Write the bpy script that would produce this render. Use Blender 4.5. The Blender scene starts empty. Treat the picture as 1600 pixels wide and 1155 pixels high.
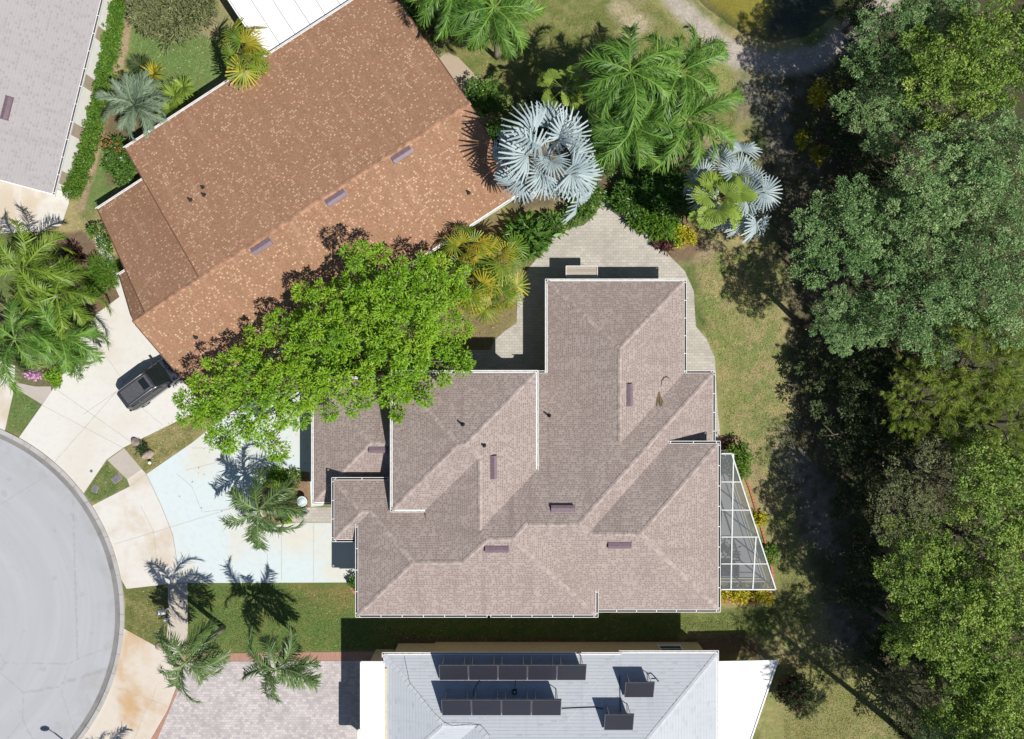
import bpy, bmesh, math, random
import numpy as np
from mathutils import Vector, Matrix, noise as mnoise
R = math.radians
rng = np.random.default_rng(7)
random.seed(11)
S = bpy.context.scene
COL = S.collection

# ---------------------------------------------------------------- camera, sky, sun, exposure
H = 58.0            # height of the drone above the ground, metres
F = 1276.0          # focal length in pixels of the 1600 px wide photograph
cam_d = bpy.data.cameras.new('camera'); cam = bpy.data.objects.new('camera', cam_d); COL.objects.link(cam)
cam.location = (0, 0, H); cam.rotation_euler = (0, 0, 0)
cam_d.sensor_fit = 'HORIZONTAL'; cam_d.sensor_width = 36.0; cam_d.lens = 36.0 * F / 1600.0
cam_d.clip_start = 0.5; cam_d.clip_end = 2000
S.camera = cam
AX, AY = -0.53, 0.42                     # shadow shift in metres per metre of height
SUN_EL = math.atan2(1.0, math.hypot(AX, AY))
SUN_AZ = math.atan2(-AX, -AY)            # compass angle of the sun, clockwise from +Y
W = bpy.data.worlds.new('World'); S.world = W; W.use_nodes = True
wn = W.node_tree; bg = wn.nodes['Background']
sky = wn.nodes.new('ShaderNodeTexSky'); sky.sky_type = 'NISHITA'; sky.sun_disc = False
sky.sun_elevation = SUN_EL; sky.sun_rotation = SUN_AZ
wn.links.new(sky.outputs[0], bg.inputs[0]); bg.inputs[1].default_value = 0.06; sky.ozone_density = 3.0; sky.dust_density = 0.6
sd = bpy.data.lights.new('sun', 'SUN'); sd.energy = 5.0; sd.angle = R(0.53); sd.color = (1.0, 0.95, 0.88)
sun = bpy.data.objects.new('sun', sd); COL.objects.link(sun)
sun.rotation_euler = Vector((AX, AY, -1.0)).to_track_quat('-Z', 'Y').to_euler()
sun.location = (30, -25, 60)
S.view_settings.view_transform = 'Standard'; S.view_settings.look = 'None'
S.view_settings.gamma = 1; S.view_settings.use_curve_mapping = False
S.view_settings.exposure = 0.07
try: S.cycles.max_bounces = 5; S.cycles.diffuse_bounces = 3; S.cycles.transparent_max_bounces = 12
except Exception: pass

# ---------------------------------------------------------------- measuring helpers
def P(px, py, h=0.0):
    """world x, y of photo pixel (px, py) for something h metres above the ground"""
    k = (H - h) / F
    return ((px - 800.0) * k, (577.5 - py) * k)
def P3(px, py, h=0.0): return (*P(px, py, h), h)
def at_surface(px, py, f, h=4.0):
    for _ in range(12):
        x, y = P(px, py, h); h = f(x, y)
    return x, y, h

# ---------------------------------------------------------------- object helpers
def tag(o, label=None, cat=None, group=None, kind=None):
    if label: o['label'] = label
    if cat: o['category'] = cat
    if group: o['group'] = group
    if kind: o['kind'] = kind
    return o
def empty(name, loc, label, cat, group=None, rz=0.0):
    o = bpy.data.objects.new(name, None); COL.objects.link(o)
    o.location = loc; o.rotation_euler = (0, 0, rz); o.empty_display_size = 0.3
    return tag(o, label, cat, group)

class MB:
    """collects faces, builds ONE mesh object"""
    def __init__(s): s.v = []; s.f = []; s.uv = []; s.mi = []; s.sm = []
    def face(s, pts, uv=None, mi=0, smooth=False):
        n = len(s.v); s.v.extend([tuple(p) for p in pts]); s.f.append(list(range(n, n + len(pts))))
        s.uv.append(uv if uv else [(p[0], p[1]) for p in pts]); s.mi.append(mi); s.sm.append(smooth)
    def box(s, c, d, rz=0.0, mi=0, tilt=None):
        hx, hy, hz = d[0] / 2, d[1] / 2, d[2] / 2
        M = Matrix.Rotation(rz, 3, 'Z')
        if tilt is not None: M = M @ tilt
        q = [Vector(c) + M @ Vector((x * hx, y * hy, z * hz)) for z in (-1, 1) for y in (-1, 1) for x in (-1, 1)]
        for idx in ((0, 2, 3, 1), (4, 5, 7, 6), (0, 1, 5, 4), (2, 6, 7, 3), (0, 4, 6, 2), (1, 3, 7, 5)):
            s.face([q[i] for i in idx], mi=mi)
    def boxz(s, x0, x1, y0, y1, z0, z1, mi=0):
        s.box(((x0 + x1) / 2, (y0 + y1) / 2, (z0 + z1) / 2), (x1 - x0, y1 - y0, z1 - z0), mi=mi)
    def bar(s, a, b, w, d=None, mi=0):
        a = Vector(a); b = Vector(b); d = d or w; t = (b - a); L = t.length
        if L < 1e-6: return
        t /= L; up = Vector((0, 0, 1)) if abs(t.z) < 0.95 else Vector((1, 0, 0))
        n = t.cross(up).normalized(); u = n.cross(t)
        q = [p + n * (x * w / 2) + u * (y * d / 2) for p in (a, b) for (x, y) in ((-1, -1), (1, -1), (1, 1), (-1, 1))]
        for idx in ((3, 2, 1, 0), (4, 5, 6, 7), (0, 1, 5, 4), (1, 2, 6, 5), (2, 3, 7, 6), (3, 0, 4, 7)):
            s.face([q[i] for i in idx], mi=mi)
    def tube(s, pts, rad, n=7, mi=0, cap=True):
        pts = [Vector(p) for p in pts]
        if not hasattr(rad, '__len__'): rad = [rad] * len(pts)
        rings = []
        for i, p in enumerate(pts):
            t = (pts[min(i + 1, len(pts) - 1)] - pts[max(i - 1, 0)])
            if t.length < 1e-6: t = Vector((0, 0, 1))
            t.normalize(); up = Vector((0, 0, 1)) if abs(t.z) < 0.9 else Vector((1, 0, 0))
            a = t.cross(up).normalized(); b = t.cross(a)
            rings.append([p + (a * math.cos(2 * math.pi * k / n) + b * math.sin(2 * math.pi * k / n)) * rad[i] for k in range(n)])
        base = len(s.v)
        for r in rings: s.v.extend([tuple(q) for q in r])
        for i in range(len(pts) - 1):
            for k in range(n):
                k2 = (k + 1) % n
                f = [base + i * n + k, base + (i + 1) * n + k, base + (i + 1) * n + k2, base + i * n + k2]
                s.f.append(f); s.uv.append([(0, 0)] * 4); s.mi.append(mi); s.sm.append(True)
        if cap:
            s.f.append([base + k for k in range(n)]); s.uv.append([(0, 0)] * n); s.mi.append(mi); s.sm.append(False)
            s.f.append([base + (len(pts) - 1) * n + k for k in reversed(range(n))]); s.uv.append([(0, 0)] * n); s.mi.append(mi); s.sm.append(False)
    def lathe(s, c, prof, n=20, mi=0):
        base = len(s.v)
        for r, z in prof:
            for k in range(n):
                a = 2 * math.pi * k / n; s.v.append((c[0] + r * math.cos(a), c[1] + r * math.sin(a), c[2] + z))
        for i in range(len(prof) - 1):
            for k in range(n):
                k2 = (k + 1) % n
                s.f.append([base + i * n + k, base + i * n + k2, base + (i + 1) * n + k2, base + (i + 1) * n + k])
                s.uv.append([(0, 0)] * 4); s.mi.append(mi); s.sm.append(True)
    def prism(s, pts, z0, z1, mi=0):
        """upright prism over a counter-clockwise plan outline"""
        if sum(a[0] * b[1] - b[0] * a[1] for a, b in zip(pts, pts[1:] + pts[:1])) < 0: pts = pts[::-1]
        s.face([(x, y, z1) for x, y in pts], mi=mi); s.face([(x, y, z0) for x, y in reversed(pts)], mi=mi)
        for a, b in zip(pts, pts[1:] + pts[:1]):
            s.face([(a[0], a[1], z0), (b[0], b[1], z0), (b[0], b[1], z1), (a[0], a[1], z1)], mi=mi)
    def build(s, name, mat, parent=None, off=(0, 0, 0), bevel=0.0, weld=False):
        me = bpy.data.meshes.new(name)
        me.from_pydata([(a - off[0], b - off[1], c - off[2]) for a, b, c in s.v], [], s.f)
        uvl = me.uv_layers.new(name='UVMap')
        uvl.data.foreach_set('uv', np.array([c for f in s.uv for c in f], dtype=np.float32).ravel())
        me.polygons.foreach_set('material_index', s.mi); me.polygons.foreach_set('use_smooth', s.sm)
        for m in (mat if isinstance(mat, (list, tuple)) else [mat]): me.materials.append(m)
        if weld:
            bm = bmesh.new(); bm.from_mesh(me); bmesh.ops.remove_doubles(bm, verts=bm.verts, dist=1e-4)
            bmesh.ops.recalc_face_normals(bm, faces=bm.faces); bm.to_mesh(me); bm.free()
        me.update()
        o = bpy.data.objects.new(name, me); COL.objects.link(o)
        if parent: o.parent = parent
        if bevel:
            md = o.modifiers.new('bevel', 'BEVEL'); md.width = bevel; md.segments = 2; md.limit_method = 'ANGLE'
        return o

def np_mesh(name, verts, quads, mat, tone=None, uv=None, smooth=False):
    """fast mesh from numpy arrays; quads may hold 3- or 4-gons (M x k)"""
    me = bpy.data.meshes.new(name); k = quads.shape[1]; m = len(quads)
    me.vertices.add(len(verts)); me.vertices.foreach_set('co', np.ascontiguousarray(verts, dtype=np.float32).ravel())
    me.loops.add(m * k); me.loops.foreach_set('vertex_index', np.ascontiguousarray(quads, dtype=np.int32).ravel())
    me.polygons.add(m); me.polygons.foreach_set('loop_start', np.arange(0, m * k, k, dtype=np.int32))
    try: me.polygons.foreach_set('loop_total', np.full(m, k, dtype=np.int32))
    except Exception: pass
    if smooth: me.polygons.foreach_set('use_smooth', np.ones(m, dtype=bool))
    if tone is not None:
        if tone.ndim == 1:
            a = me.attributes.new('tone', 'FLOAT', 'POINT'); a.data.foreach_set('value', tone.astype(np.float32))
        else:
            a = me.attributes.new('tone', 'FLOAT_COLOR', 'POINT'); a.data.foreach_set('color', tone.astype(np.float32).ravel())
    me.update(calc_edges=True); me.validate(); me.materials.append(mat)
    return me
def link(name, me, parent=None, loc=(0, 0, 0), rot=(0, 0, 0), sc=1.0):
    o = bpy.data.objects.new(name, me); COL.objects.link(o); o.location = loc; o.rotation_euler = rot
    o.scale = (sc, sc, sc) if not hasattr(sc, '__len__') else sc
    if parent: o.parent = parent
    return o

# ---------------------------------------------------------------- material helpers
def lin(r, g, b):
    f = lambda c: (c / 255 / 12.92) if c / 255 <= 0.04045 else ((c / 255 + 0.055) / 1.055) ** 2.4
    return (f(r), f(g), f(b), 1.0)
class NT:
    def __init__(s, name, rough=0.8, spec=0.3):
        s.m = bpy.data.materials.new(name); s.m.use_nodes = True; s.t = s.m.node_tree
        s.b = s.t.nodes['Principled BSDF']; s.b.inputs['Roughness'].default_value = rough
        s.b.inputs['Specular IOR Level'].default_value = spec
    def n(s, t, **k):
        o = s.t.nodes.new(t)
        for a, b in k.items(): setattr(o, a, b)
        return o
    def l(s, a, b): s.t.links.new(a, b)
    def set(s, sock, v):
        if hasattr(v, 'is_output'): s.l(v, sock)
        else: sock.default_value = v
    def math(s, op, a, b=0.0, c=0.0, clamp=False):
        o = s.n('ShaderNodeMath', operation=op, use_clamp=clamp)
        for i, v in enumerate((a, b, c)): s.set(o.inputs[i], v)
        return o.outputs[0]
    def mix(s, f, a, b, mode='MIX'):
        o = s.n('ShaderNodeMix', data_type='RGBA', blend_type=mode)
        s.set(o.inputs[0], f); s.set(o.inputs[6], a); s.set(o.inputs[7], b)
        return o.outputs[2]
    def noise(s, vec, scale, detail=3.0, rough=0.55, dist=0.0):
        o = s.n('ShaderNodeTexNoise'); o.inputs['Scale'].default_value = scale; o.inputs['Detail'].default_value = detail
        o.inputs['Roughness'].default_value = rough; o.inputs['Distortion'].default_value = dist
        if vec is not None: s.l(vec, o.inputs['Vector'])
        return o.outputs[0]
    def ramp(s, f, stops):
        o = s.n('ShaderNodeValToRGB'); s.l(f, o.inputs[0]); e = o.color_ramp.elements
        while len(e) < len(stops): e.new(0.5)
        for q, (p, c) in zip(e, stops): q.position = p; q.color = c if len(c) == 4 else (*c, 1)
        return o.outputs[0]
    def smooth(s, v, a, b):
        o = s.n('ShaderNodeMapRange', interpolation_type='SMOOTHSTEP'); s.l(v, o.inputs[0])
        o.inputs[1].default_value = a; o.inputs[2].default_value = b
        return o.outputs[0]
    def obj(s): return s.n('ShaderNodeTexCoord').outputs['Object']
    def geo(s): return s.n('ShaderNodeNewGeometry').outputs['Position']
    def uv(s): return s.n('ShaderNodeTexCoord').outputs['UV']
    def xyz(s, v):
        o = s.n('ShaderNodeSeparateXYZ'); s.l(v, o.inputs[0]); return o.outputs
    def comb(s, x, y, z=0.0):
        o = s.n('ShaderNodeCombineXYZ')
        for i, v in enumerate((x, y, z)): s.set(o.inputs[i], v)
        return o.outputs[0]
    def bump(s, hgt, strength=0.3, dist=0.02):
        o = s.n('ShaderNodeBump'); o.inputs['Strength'].default_value = strength; o.inputs['Distance'].default_value = dist
        s.l(hgt, o.inputs['Height']); s.l(o.outputs[0], s.b.inputs['Normal'])
    def color(s, c): s.set(s.b.inputs['Base Color'], c); return s.m
def plain(name, col, rough=0.7, var=0.12, scale=6.0, spec=0.3, metal=0.0):
    t = NT(name, rough, spec); f = t.noise(t.obj(), scale, 4.0)
    c2 = tuple(max(0.0, c * (1 - var)) for c in col[:3]) + (1,); c3 = tuple(min(1.0, c * (1 + var)) for c in col[:3]) + (1,)
    t.b.inputs['Metallic'].default_value = metal
    return t.color(t.mix(t.smooth(f, 0.3, 0.7), c2, c3))

def shingle(name, base, dark, light, row=0.15, tab=0.2, darkp=0.55, lightp=0.0, blotch=0.12, rowline=0.35, hue=None):
    """courses of shingles laid along the eave; u, v of the roof faces are metres along and up the slope"""
    t = NT(name, 0.9, 0.15); u, v, _ = t.xyz(t.uv())
    vr = t.math('DIVIDE', v, row); ri = t.math('FLOOR', vr); fr = t.math('FRACT', vr)
    off = t.n('ShaderNodeTexWhiteNoise', noise_dimensions='1D'); t.l(ri, off.inputs['W'])
    ur = t.math('ADD', t.math('DIVIDE', u, tab), t.math('MULTIPLY', off.outputs[0], 3.0)); ui = t.math('FLOOR', ur); fu = t.math('FRACT', ur)
    wn_ = t.n('ShaderNodeTexWhiteNoise', noise_dimensions='2D'); t.l(t.comb(ui, ri), wn_.inputs['Vector']); rnd = wn_.outputs[0]
    wn2 = t.n('ShaderNodeTexWhiteNoise', noise_dimensions='2D'); t.l(t.comb(ri, ui), wn2.inputs['Vector']); rnd2 = wn2.outputs[0]
    if hue: base = t.mix(t.smooth(t.noise(t.geo(), 0.9, 3.0), 0.38, 0.62), base, hue)
    dash = t.math('MULTIPLY', t.smooth(fu, 0.05, 0.2), t.math('SUBTRACT', 1.0, t.smooth(fu, 0.78, 0.95)))
    dash = t.math('MULTIPLY', dash, t.math('SUBTRACT', 1.0, t.smooth(fr, 0.55, 0.8)))
    dk = t.math('MULTIPLY', dash, t.smooth(rnd, 1.0 - darkp - 0.15, 1.0 - darkp + 0.2))
    c = t.mix(t.math('MULTIPLY', dk, 0.85), base, dark)
    ln = t.math('MULTIPLY', t.math('SUBTRACT', 1.0, t.smooth(fr, 0.06, 0.26)), rowline)
    c = t.mix(ln, c, dark)
    if lightp > 0:
        clus = t.smooth(t.noise(t.geo(), 0.55, 3.0), 0.36, 0.62)
        lt = t.math('GREATER_THAN', t.math('ADD', rnd2, t.math('MULTIPLY', clus, 0.6 * lightp)), 1.0 - 0.45 * lightp)
        m2 = t.math('MULTIPLY', t.math('MULTIPLY', lt, t.math('MULTIPLY', t.smooth(fu, 0.1, 0.3), t.math('SUBTRACT', 1.0, t.smooth(fu, 0.75, 0.95)))), t.math('MULTIPLY', t.smooth(fr, 0.05, 0.3), t.math('SUBTRACT', 1.0, t.smooth(fr, 0.75, 0.98))))
        c = t.mix(t.math('MULTIPLY', m2, t.math('ADD', 0.3, t.math('MULTIPLY', rnd, 0.45))), c, light)
    big = t.noise(t.geo(), 0.35, 4.0, 0.6); fine = t.noise(t.geo(), 9.0, 3.0)
    c = t.mix(t.math('MULTIPLY', t.smooth(big, 0.42, 0.7), blotch * 2), c, dark)
    c = t.mix(t.math('MULTIPLY', t.smooth(fine, 0.4, 0.7), 0.18), c, light)
    strk = t.noise(t.comb(t.math('MULTIPLY', u, 1.6), t.math('MULTIPLY', v, 0.16)), 1.0, 4.0, 0.65)      # streaks that run down the slope
    c = t.mix(t.math('MULTIPLY', t.smooth(strk, 0.5, 0.72), 0.38), c, dark); c = t.mix(t.math('MULTIPLY', t.math('SUBTRACT', 1.0, t.smooth(strk, 0.28, 0.46)), 0.16), c, light)
    hgt = t.math('ADD', t.math('SUBTRACT', 1.0, fr), t.math('MULTIPLY', rnd, 0.5)); t.bump(hgt, 0.5, 0.02)
    return t.color(c)

def leafmat(name, cols, rough=0.55, trans=0.28, tcol=None, spec=0.35, ovar=0.22):
    t = NT(name, rough, spec)
    a = t.n('ShaderNodeAttribute', attribute_name='tone')
    oi = t.n('ShaderNodeObjectInfo')
    f = t.math('ADD', a.outputs['Fac'], t.math('MULTIPLY', t.math('SUBTRACT', oi.outputs['Random'], 0.5), ovar), clamp=True)
    c = t.ramp(f, [(i / (len(cols) - 1), q) for i, q in enumerate(cols)])
    t.color(c)
    tr = t.n('ShaderNodeBsdfTranslucent'); mx = t.n('ShaderNodeMixShader'); mx.inputs[0].default_value = trans
    if tcol: t.l(t.mix(0.5, c, tcol), tr.inputs[0])
    else: t.l(c, tr.inputs[0])
    t.l(t.b.outputs[0], mx.inputs[1]); t.l(tr.outputs[0], mx.inputs[2])
    t.l(mx.outputs[0], t.t.nodes['Material Output'].inputs[0])
    return t.m

def concrete(name, col, stain, amount=0.5, joints=None, rough=0.85, sscale=0.16):
    t = NT(name, rough, 0.2); p = t.geo()
    f = t.noise(p, sscale, 5.0, 0.6, 0.3); g = t.noise(p, 2.5, 5.0, 0.65); h = t.noise(p, 14.0, 3.0)
    c = t.mix(t.math('MULTIPLY', t.smooth(f, 0.45, 0.68), amount), col, stain)
    dk = tuple(x * 0.8 for x in col[:3]) + (1,)
    c = t.mix(t.math('MULTIPLY', t.smooth(g, 0.45, 0.75), 0.35), c, dk)
    c = t.mix(t.math('MULTIPLY', t.smooth(h, 0.5, 0.75), 0.18), c, dk)
    t.bump(h, 0.15, 0.01)
    return t.color(c)
def pavers(name, c1, c2, mortar, bw=0.22, bh=0.11, rot=0.0, msize=0.008):
    t = NT(name, 0.85, 0.2); mp = t.n('ShaderNodeMapping'); mp.inputs['Rotation'].default_value = (0, 0, rot); t.l(t.geo(), mp.inputs[0])
    b = t.n('ShaderNodeTexBrick'); t.l(mp.outputs[0], b.inputs[0])
    b.inputs['Color1'].default_value = c1; b.inputs['Color2'].default_value = c2; b.inputs['Mortar'].default_value = mortar
    b.inputs['Scale'].default_value = 1.0; b.inputs['Mortar Size'].default_value = msize; b.inputs['Brick Width'].default_value = bw; b.inputs['Row Height'].default_value = bh
    g = t.noise(t.geo(), 0.5, 4.0); h = t.noise(t.geo(), 7.0, 4.0)
    c = t.mix(t.math('MULTIPLY', t.smooth(g, 0.4, 0.7), 0.35), b.outputs[0], mortar)
    c = t.mix(t.math('MULTIPLY', t.smooth(h, 0.45, 0.75), 0.2), c, c2)
    t.bump(b.outputs['Fac'], -0.3, 0.01)
    return t.color(c)

M = {}
M['roof_tan'] = shingle('tan_shingle', (0.385, 0.322, 0.295, 1), (0.205, 0.16, 0.145, 1), (0.46, 0.40, 0.372, 1), 0.145, 0.185, 0.72, rowline=0.5)
M['roof_brown'] = shingle('brown_shingle', (0.295, 0.16, 0.10, 1), (0.24, 0.125, 0.08, 1), (0.66, 0.47, 0.32, 1), 0.15, 0.17, 0.2, 0.25, 0.10, 0.2, hue=(0.27, 0.155, 0.09, 1))
M['roof_mauve'] = shingle('grey_mauve_shingle', (0.375, 0.355, 0.36, 1), (0.295, 0.275, 0.28, 1), (0.425, 0.405, 0.41, 1), 0.2, 0.24, 0.3, 0.0, 0.06, 0.5)
M['roof_pale'] = shingle('pale_grey_roof_tile', (0.47, 0.505, 0.55, 1), (0.36, 0.39, 0.435, 1), (0.53, 0.555, 0.59, 1), 0.21, 0.5, 0.12, 0.0, 0.06, 0.55)
M['ridge_tan'] = plain('tan_ridge_shingle', (0.365, 0.306, 0.28, 1), 0.9, 0.24, 3.0)
M['ridge_brown'] = plain('brown_ridge_shingle', (0.345, 0.195, 0.122, 1), 0.9, 0.3, 3.0)
M['ridge_mauve'] = plain('mauve_ridge_shingle', (0.42, 0.385, 0.385, 1), 0.9, 0.1, 3.0)
M['ridge_pale'] = plain('pale_ridge_tile', (0.48, 0.51, 0.55, 1), 0.8, 0.06, 3.0)
M['white'] = plain('white_painted_metal', (0.8, 0.8, 0.79, 1), 0.45, 0.05)
M['white_roof'] = plain('white_aluminium_roof', (0.86, 0.86, 0.85, 1), 0.5, 0.03, 1.5)
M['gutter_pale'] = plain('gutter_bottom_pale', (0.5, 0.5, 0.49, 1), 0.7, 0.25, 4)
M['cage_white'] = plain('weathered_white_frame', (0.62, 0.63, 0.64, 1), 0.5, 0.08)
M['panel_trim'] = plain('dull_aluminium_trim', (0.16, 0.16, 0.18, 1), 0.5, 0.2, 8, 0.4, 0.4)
M['gutter_in'] = plain('gutter_bottom_grime_shade', (0.06, 0.06, 0.062, 1), 0.8, 0.3, 4)  # dark debris plus the shade inside the trough, both put into the colour
M['cream'] = plain('cream_stucco', (0.55, 0.47, 0.34, 1), 0.9, 0.08, 5)
M['tan_wall'] = plain('tan_stucco', (0.42, 0.35, 0.27, 1), 0.9, 0.08, 5)
M['white_wall'] = plain('white_stucco', (0.82, 0.82, 0.8, 1), 0.85, 0.03, 3)
M['soffit'] = plain('soffit_white', (0.55, 0.55, 0.53, 1), 0.8, 0.05)
M['fascia_brown'] = plain('brown_rake_board', (0.13, 0.07, 0.045, 1), 0.7, 0.2)
M['vent'] = plain('mauve_roof_vent', (0.175, 0.125, 0.15, 1), 0.5, 0.1, 5, 0.4)
M['pipe'] = plain('black_vent_pipe', (0.03, 0.028, 0.03, 1), 0.6, 0.2)
M['glass'] = plain('dark_window_glass', (0.02, 0.025, 0.03, 1), 0.08, 0.1, 2, 0.5)
M['panel'] = NT('solar_collector', 0.5, 0.35)
def _panel(t):
    u, v, _ = t.xyz(t.uv()); fr = t.math('FRACT', t.math('MULTIPLY', v, 9.0))
    c = t.mix(t.math('MULTIPLY', t.smooth(fr, 0.5, 0.9), 0.6), (0.022, 0.024, 0.036, 1), (0.011, 0.012, 0.02, 1))
    t.bump(fr, 0.3, 0.01); return t.color(c)
M['panel'] = _panel(M['panel'])
M['alu'] = plain('brushed_aluminium', (0.42, 0.42, 0.44, 1), 0.4, 0.1, 8, 0.5, 0.6)
M['black'] = plain('black_metal', (0.02, 0.02, 0.022, 1), 0.45, 0.2)
# ---------------------------------------------------------------- ground, water, paving (the setting)
def vnoise(x, y, scale, seed, octaves=4, gain=0.55):
    out = np.zeros_like(x); amp = 1.0; tot = 0.0
    for o in range(octaves):
        g = np.random.default_rng(seed * 31 + o).random((128, 128))
        a = x * scale * 2 ** o + 40.3; b = y * scale * 2 ** o + 17.7
        i = np.floor(a).astype(int); j = np.floor(b).astype(int); u = a - i; w = b - j
        u = u * u * (3 - 2 * u); w = w * w * (3 - 2 * w)
        i %= 128; j %= 128; i2 = (i + 1) % 128; j2 = (j + 1) % 128
        out += amp * ((g[i, j] * (1 - u) + g[i2, j] * u) * (1 - w) + (g[i, j2] * (1 - u) + g[i2, j2] * u) * w); tot += amp; amp *= gain
    return out / tot
def signed_dist(x, y, poly):
    """distance to a polygon outline, positive inside"""
    inside = np.zeros(x.shape, bool); d = np.full(x.shape, 1e9)
    n = len(poly)
    for k in range(n):
        ax, ay = poly[k]; bx, by = poly[(k + 1) % n]
        ex, ey = bx - ax, by - ay; L2 = ex * ex + ey * ey + 1e-12
        t = np.clip(((x - ax) * ex + (y - ay) * ey) / L2, 0, 1)
        d = np.minimum(d, np.hypot(x - ax - t * ex, y - ay - t * ey))
        c = ((ay > y) != (by > y)) & (x < (bx - ax) * (y - ay) / (by - ay + 1e-12) + ax)
        inside ^= c
    return np.where(inside, d, -d)
def sstep(v, a, b):
    t = np.clip((v - a) / (b - a), 0, 1); return t * t * (3 - 2 * t)
def poly_w(pts): return [P(*p) for p in pts]

STEP = 0.19
gx0, gx1, gy0, gy1 = -42.0, 42.0, -31.0, 31.0
nx = int((gx1 - gx0) / STEP); ny = int((gy1 - gy0) / STEP)
GX, GY = np.meshgrid(np.linspace(gx0, gx1, nx), np.linspace(gy0, gy1, ny), indexing='xy')
GX = GX.ravel(); GY = GY.ravel()
nA = vnoise(GX, GY, 0.35, 1); nB = vnoise(GX, GY, 1.3, 2); nC = vnoise(GX, GY, 0.9, 3); nD = vnoise(GX, GY, 3.0, 4, 2)
GREEN = np.array((0.095, 0.14, 0.04)); DEEP = np.array((0.06, 0.105, 0.026)); DRY = np.array((0.315, 0.268, 0.128))
LIME = np.array((0.195, 0.215, 0.068)); SAND = np.array((0.42, 0.35, 0.27)); MULCH = np.array((0.13, 0.085, 0.06)); GREYM = np.array((0.27, 0.25, 0.24))
LITTER = np.array((0.115, 0.095, 0.07)); DIRT = np.array((0.30, 0.225, 0.15))
w_dry = sstep(nA * 0.65 + nB * 0.35, 0.33, 0.62)[:, None]
CG = GREEN * (1 - w_dry) + DRY * w_dry                       # general rough grass
def paint(poly_px, col, jit=0.35, soft=0.25, amt=1.0, mottle=None, mamt=0.5):
    global CG
    d = signed_dist(GX + (nB - 0.5) * 2 * jit, GY + (nC - 0.5) * 2 * jit, poly_w(poly_px))
    w = (sstep(d, -soft, soft) * amt)[:, None]
    c = col
    if mottle is not None:
        m = (sstep(nB * 0.5 + nD * 0.5, 0.38, 0.66) * mamt)[:, None]; c = col * (1 - m) + mottle * m
    CG = CG * (1 - w) + c * w
# forest floor and the shaded strip beside it
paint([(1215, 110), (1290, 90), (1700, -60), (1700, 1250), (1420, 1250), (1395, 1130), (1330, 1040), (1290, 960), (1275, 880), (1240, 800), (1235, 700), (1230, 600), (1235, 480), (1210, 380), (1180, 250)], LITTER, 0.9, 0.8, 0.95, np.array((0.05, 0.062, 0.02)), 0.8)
paint([(1335, -60), (1700, -60), (1700, 1250), (1470, 1250), (1400, 1040), (1330, 900), (1310, 700), (1330, 520), (1290, 300), (1310, 120)], np.array((0.045, 0.04, 0.028)), 0.9, 0.9, 0.9, np.array((0.04, 0.055, 0.018)), 0.8)  # floor colour darkened deep in the wood to stand in for shade
# rough lawn right of the tan house
paint([(1090, 380), (1200, 380), (1225, 520), (1235, 700), (1250, 860), (1290, 960), (1330, 1060), (1400, 1160), (1180, 1165), (1215, 1030), (1050, 960), (1130, 950), (1210, 930), (1180, 760), (1130, 700), (1120, 560), (1085, 440)], DRY * 0.98, 0.5, 0.4, 0.9, LIME * np.array((0.85, 1.0, 0.95)), 1.0)
paint([(1120, 500), (1150, 480), (1165, 620), (1140, 670)], LIME, 0.8, 0.7, 0.6)
paint([(1195, 850), (1260, 900), (1270, 970), (1200, 980)], LIME * 0.85, 0.8, 0.6, 0.8)
paint([(1060, 955), (1210, 945), (1215, 990), (1165, 992), (1060, 990)], np.array((0.095, 0.13, 0.035)), 0.4, 0.3, 0.95, LIME, 0.5)
paint([(1290, 1030), (1380, 1050), (1400, 1120), (1300, 1160), (1200, 1160), (1230, 1060)], LIME * 0.9, 0.8, 0.7, 0.85, DRY, 0.5)
paint([(1130, 690), (1170, 690), (1215, 800), (1195, 800), (1160, 720)], DIRT, 0.4, 0.4, 0.6)
paint([(1090, 370), (1130, 385), (1110, 410), (1075, 415)], DIRT, 0.4, 0.3, 0.8)
# grey white leaf litter patches at the edge of the wood
for (x, y, rx, ry, am) in ((1195, 150, 45, 35, .9), (1215, 215, 30, 40, .6), (1240, 740, 25, 45, .75), (1275, 800, 30, 45, .6), (1285, 830, 20, 30, .6), (1320, 980, 35, 40, .6), (1130, 160, 35, 40, .7), (1225, 690, 18, 18, .6), (1350, 975, 20, 30, .4), (1255, 260, 30, 35, .5)):
    paint([(x + rx * math.cos(a), y + ry * math.sin(a)) for a in np.linspace(0, 6.28, 12)[:-1]], GREYM, 1.3, 0.9, am * .8, LITTER * 0.8, 0.85)
# grass on the top edge, sand beside the water
paint([(640, -60), (1010, -60), (1040, 0), (1120, 75), (1150, 120), (1155, 260), (1090, 370), (1000, 330), (930, 300), (790, 330), (700, 80)], np.array((0.12, 0.15, 0.038)), 0.5, 0.5, 0.95, DRY, 0.35)
paint([(1010, -10), (1060, -10), (1140, 60), (1150, 160), (1110, 160), (1090, 80)], LIME * 1.15, 0.5, 0.4, 0.9, DRY, 0.4)
paint([(950, -5), (1000, 2), (1015, 40), (985, 55), (955, 32)], SAND * 1.1, 1.5, 0.7, 0.85, DRY, 0.6)
paint([(800, 230), (930, 170), (1060, 190), (1100, 330), (1020, 370), (940, 310), (800, 330)], LITTER * 1.1, 0.5, 0.5, 0.9, MULCH, 0.6)
paint([(1050, 190), (1120, 180), (1130, 260), (1080, 270)], DIRT, 0.5, 0.4, 0.7)
paint([(1000, -40), (1035, -40), (1075, 5), (1120, 45), (1160, 75), (1210, 85), (1270, 72), (1330, 30), (1400, -40), (1420, -10), (1350, 60), (1290, 105), (1225, 118), (1150, 108), (1110, 80), (1055, 25)], np.array((0.44, 0.39, 0.36)), 0.3, 0.35, 0.95, np.array((0.31, 0.27, 0.25)), 0.5)
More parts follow.
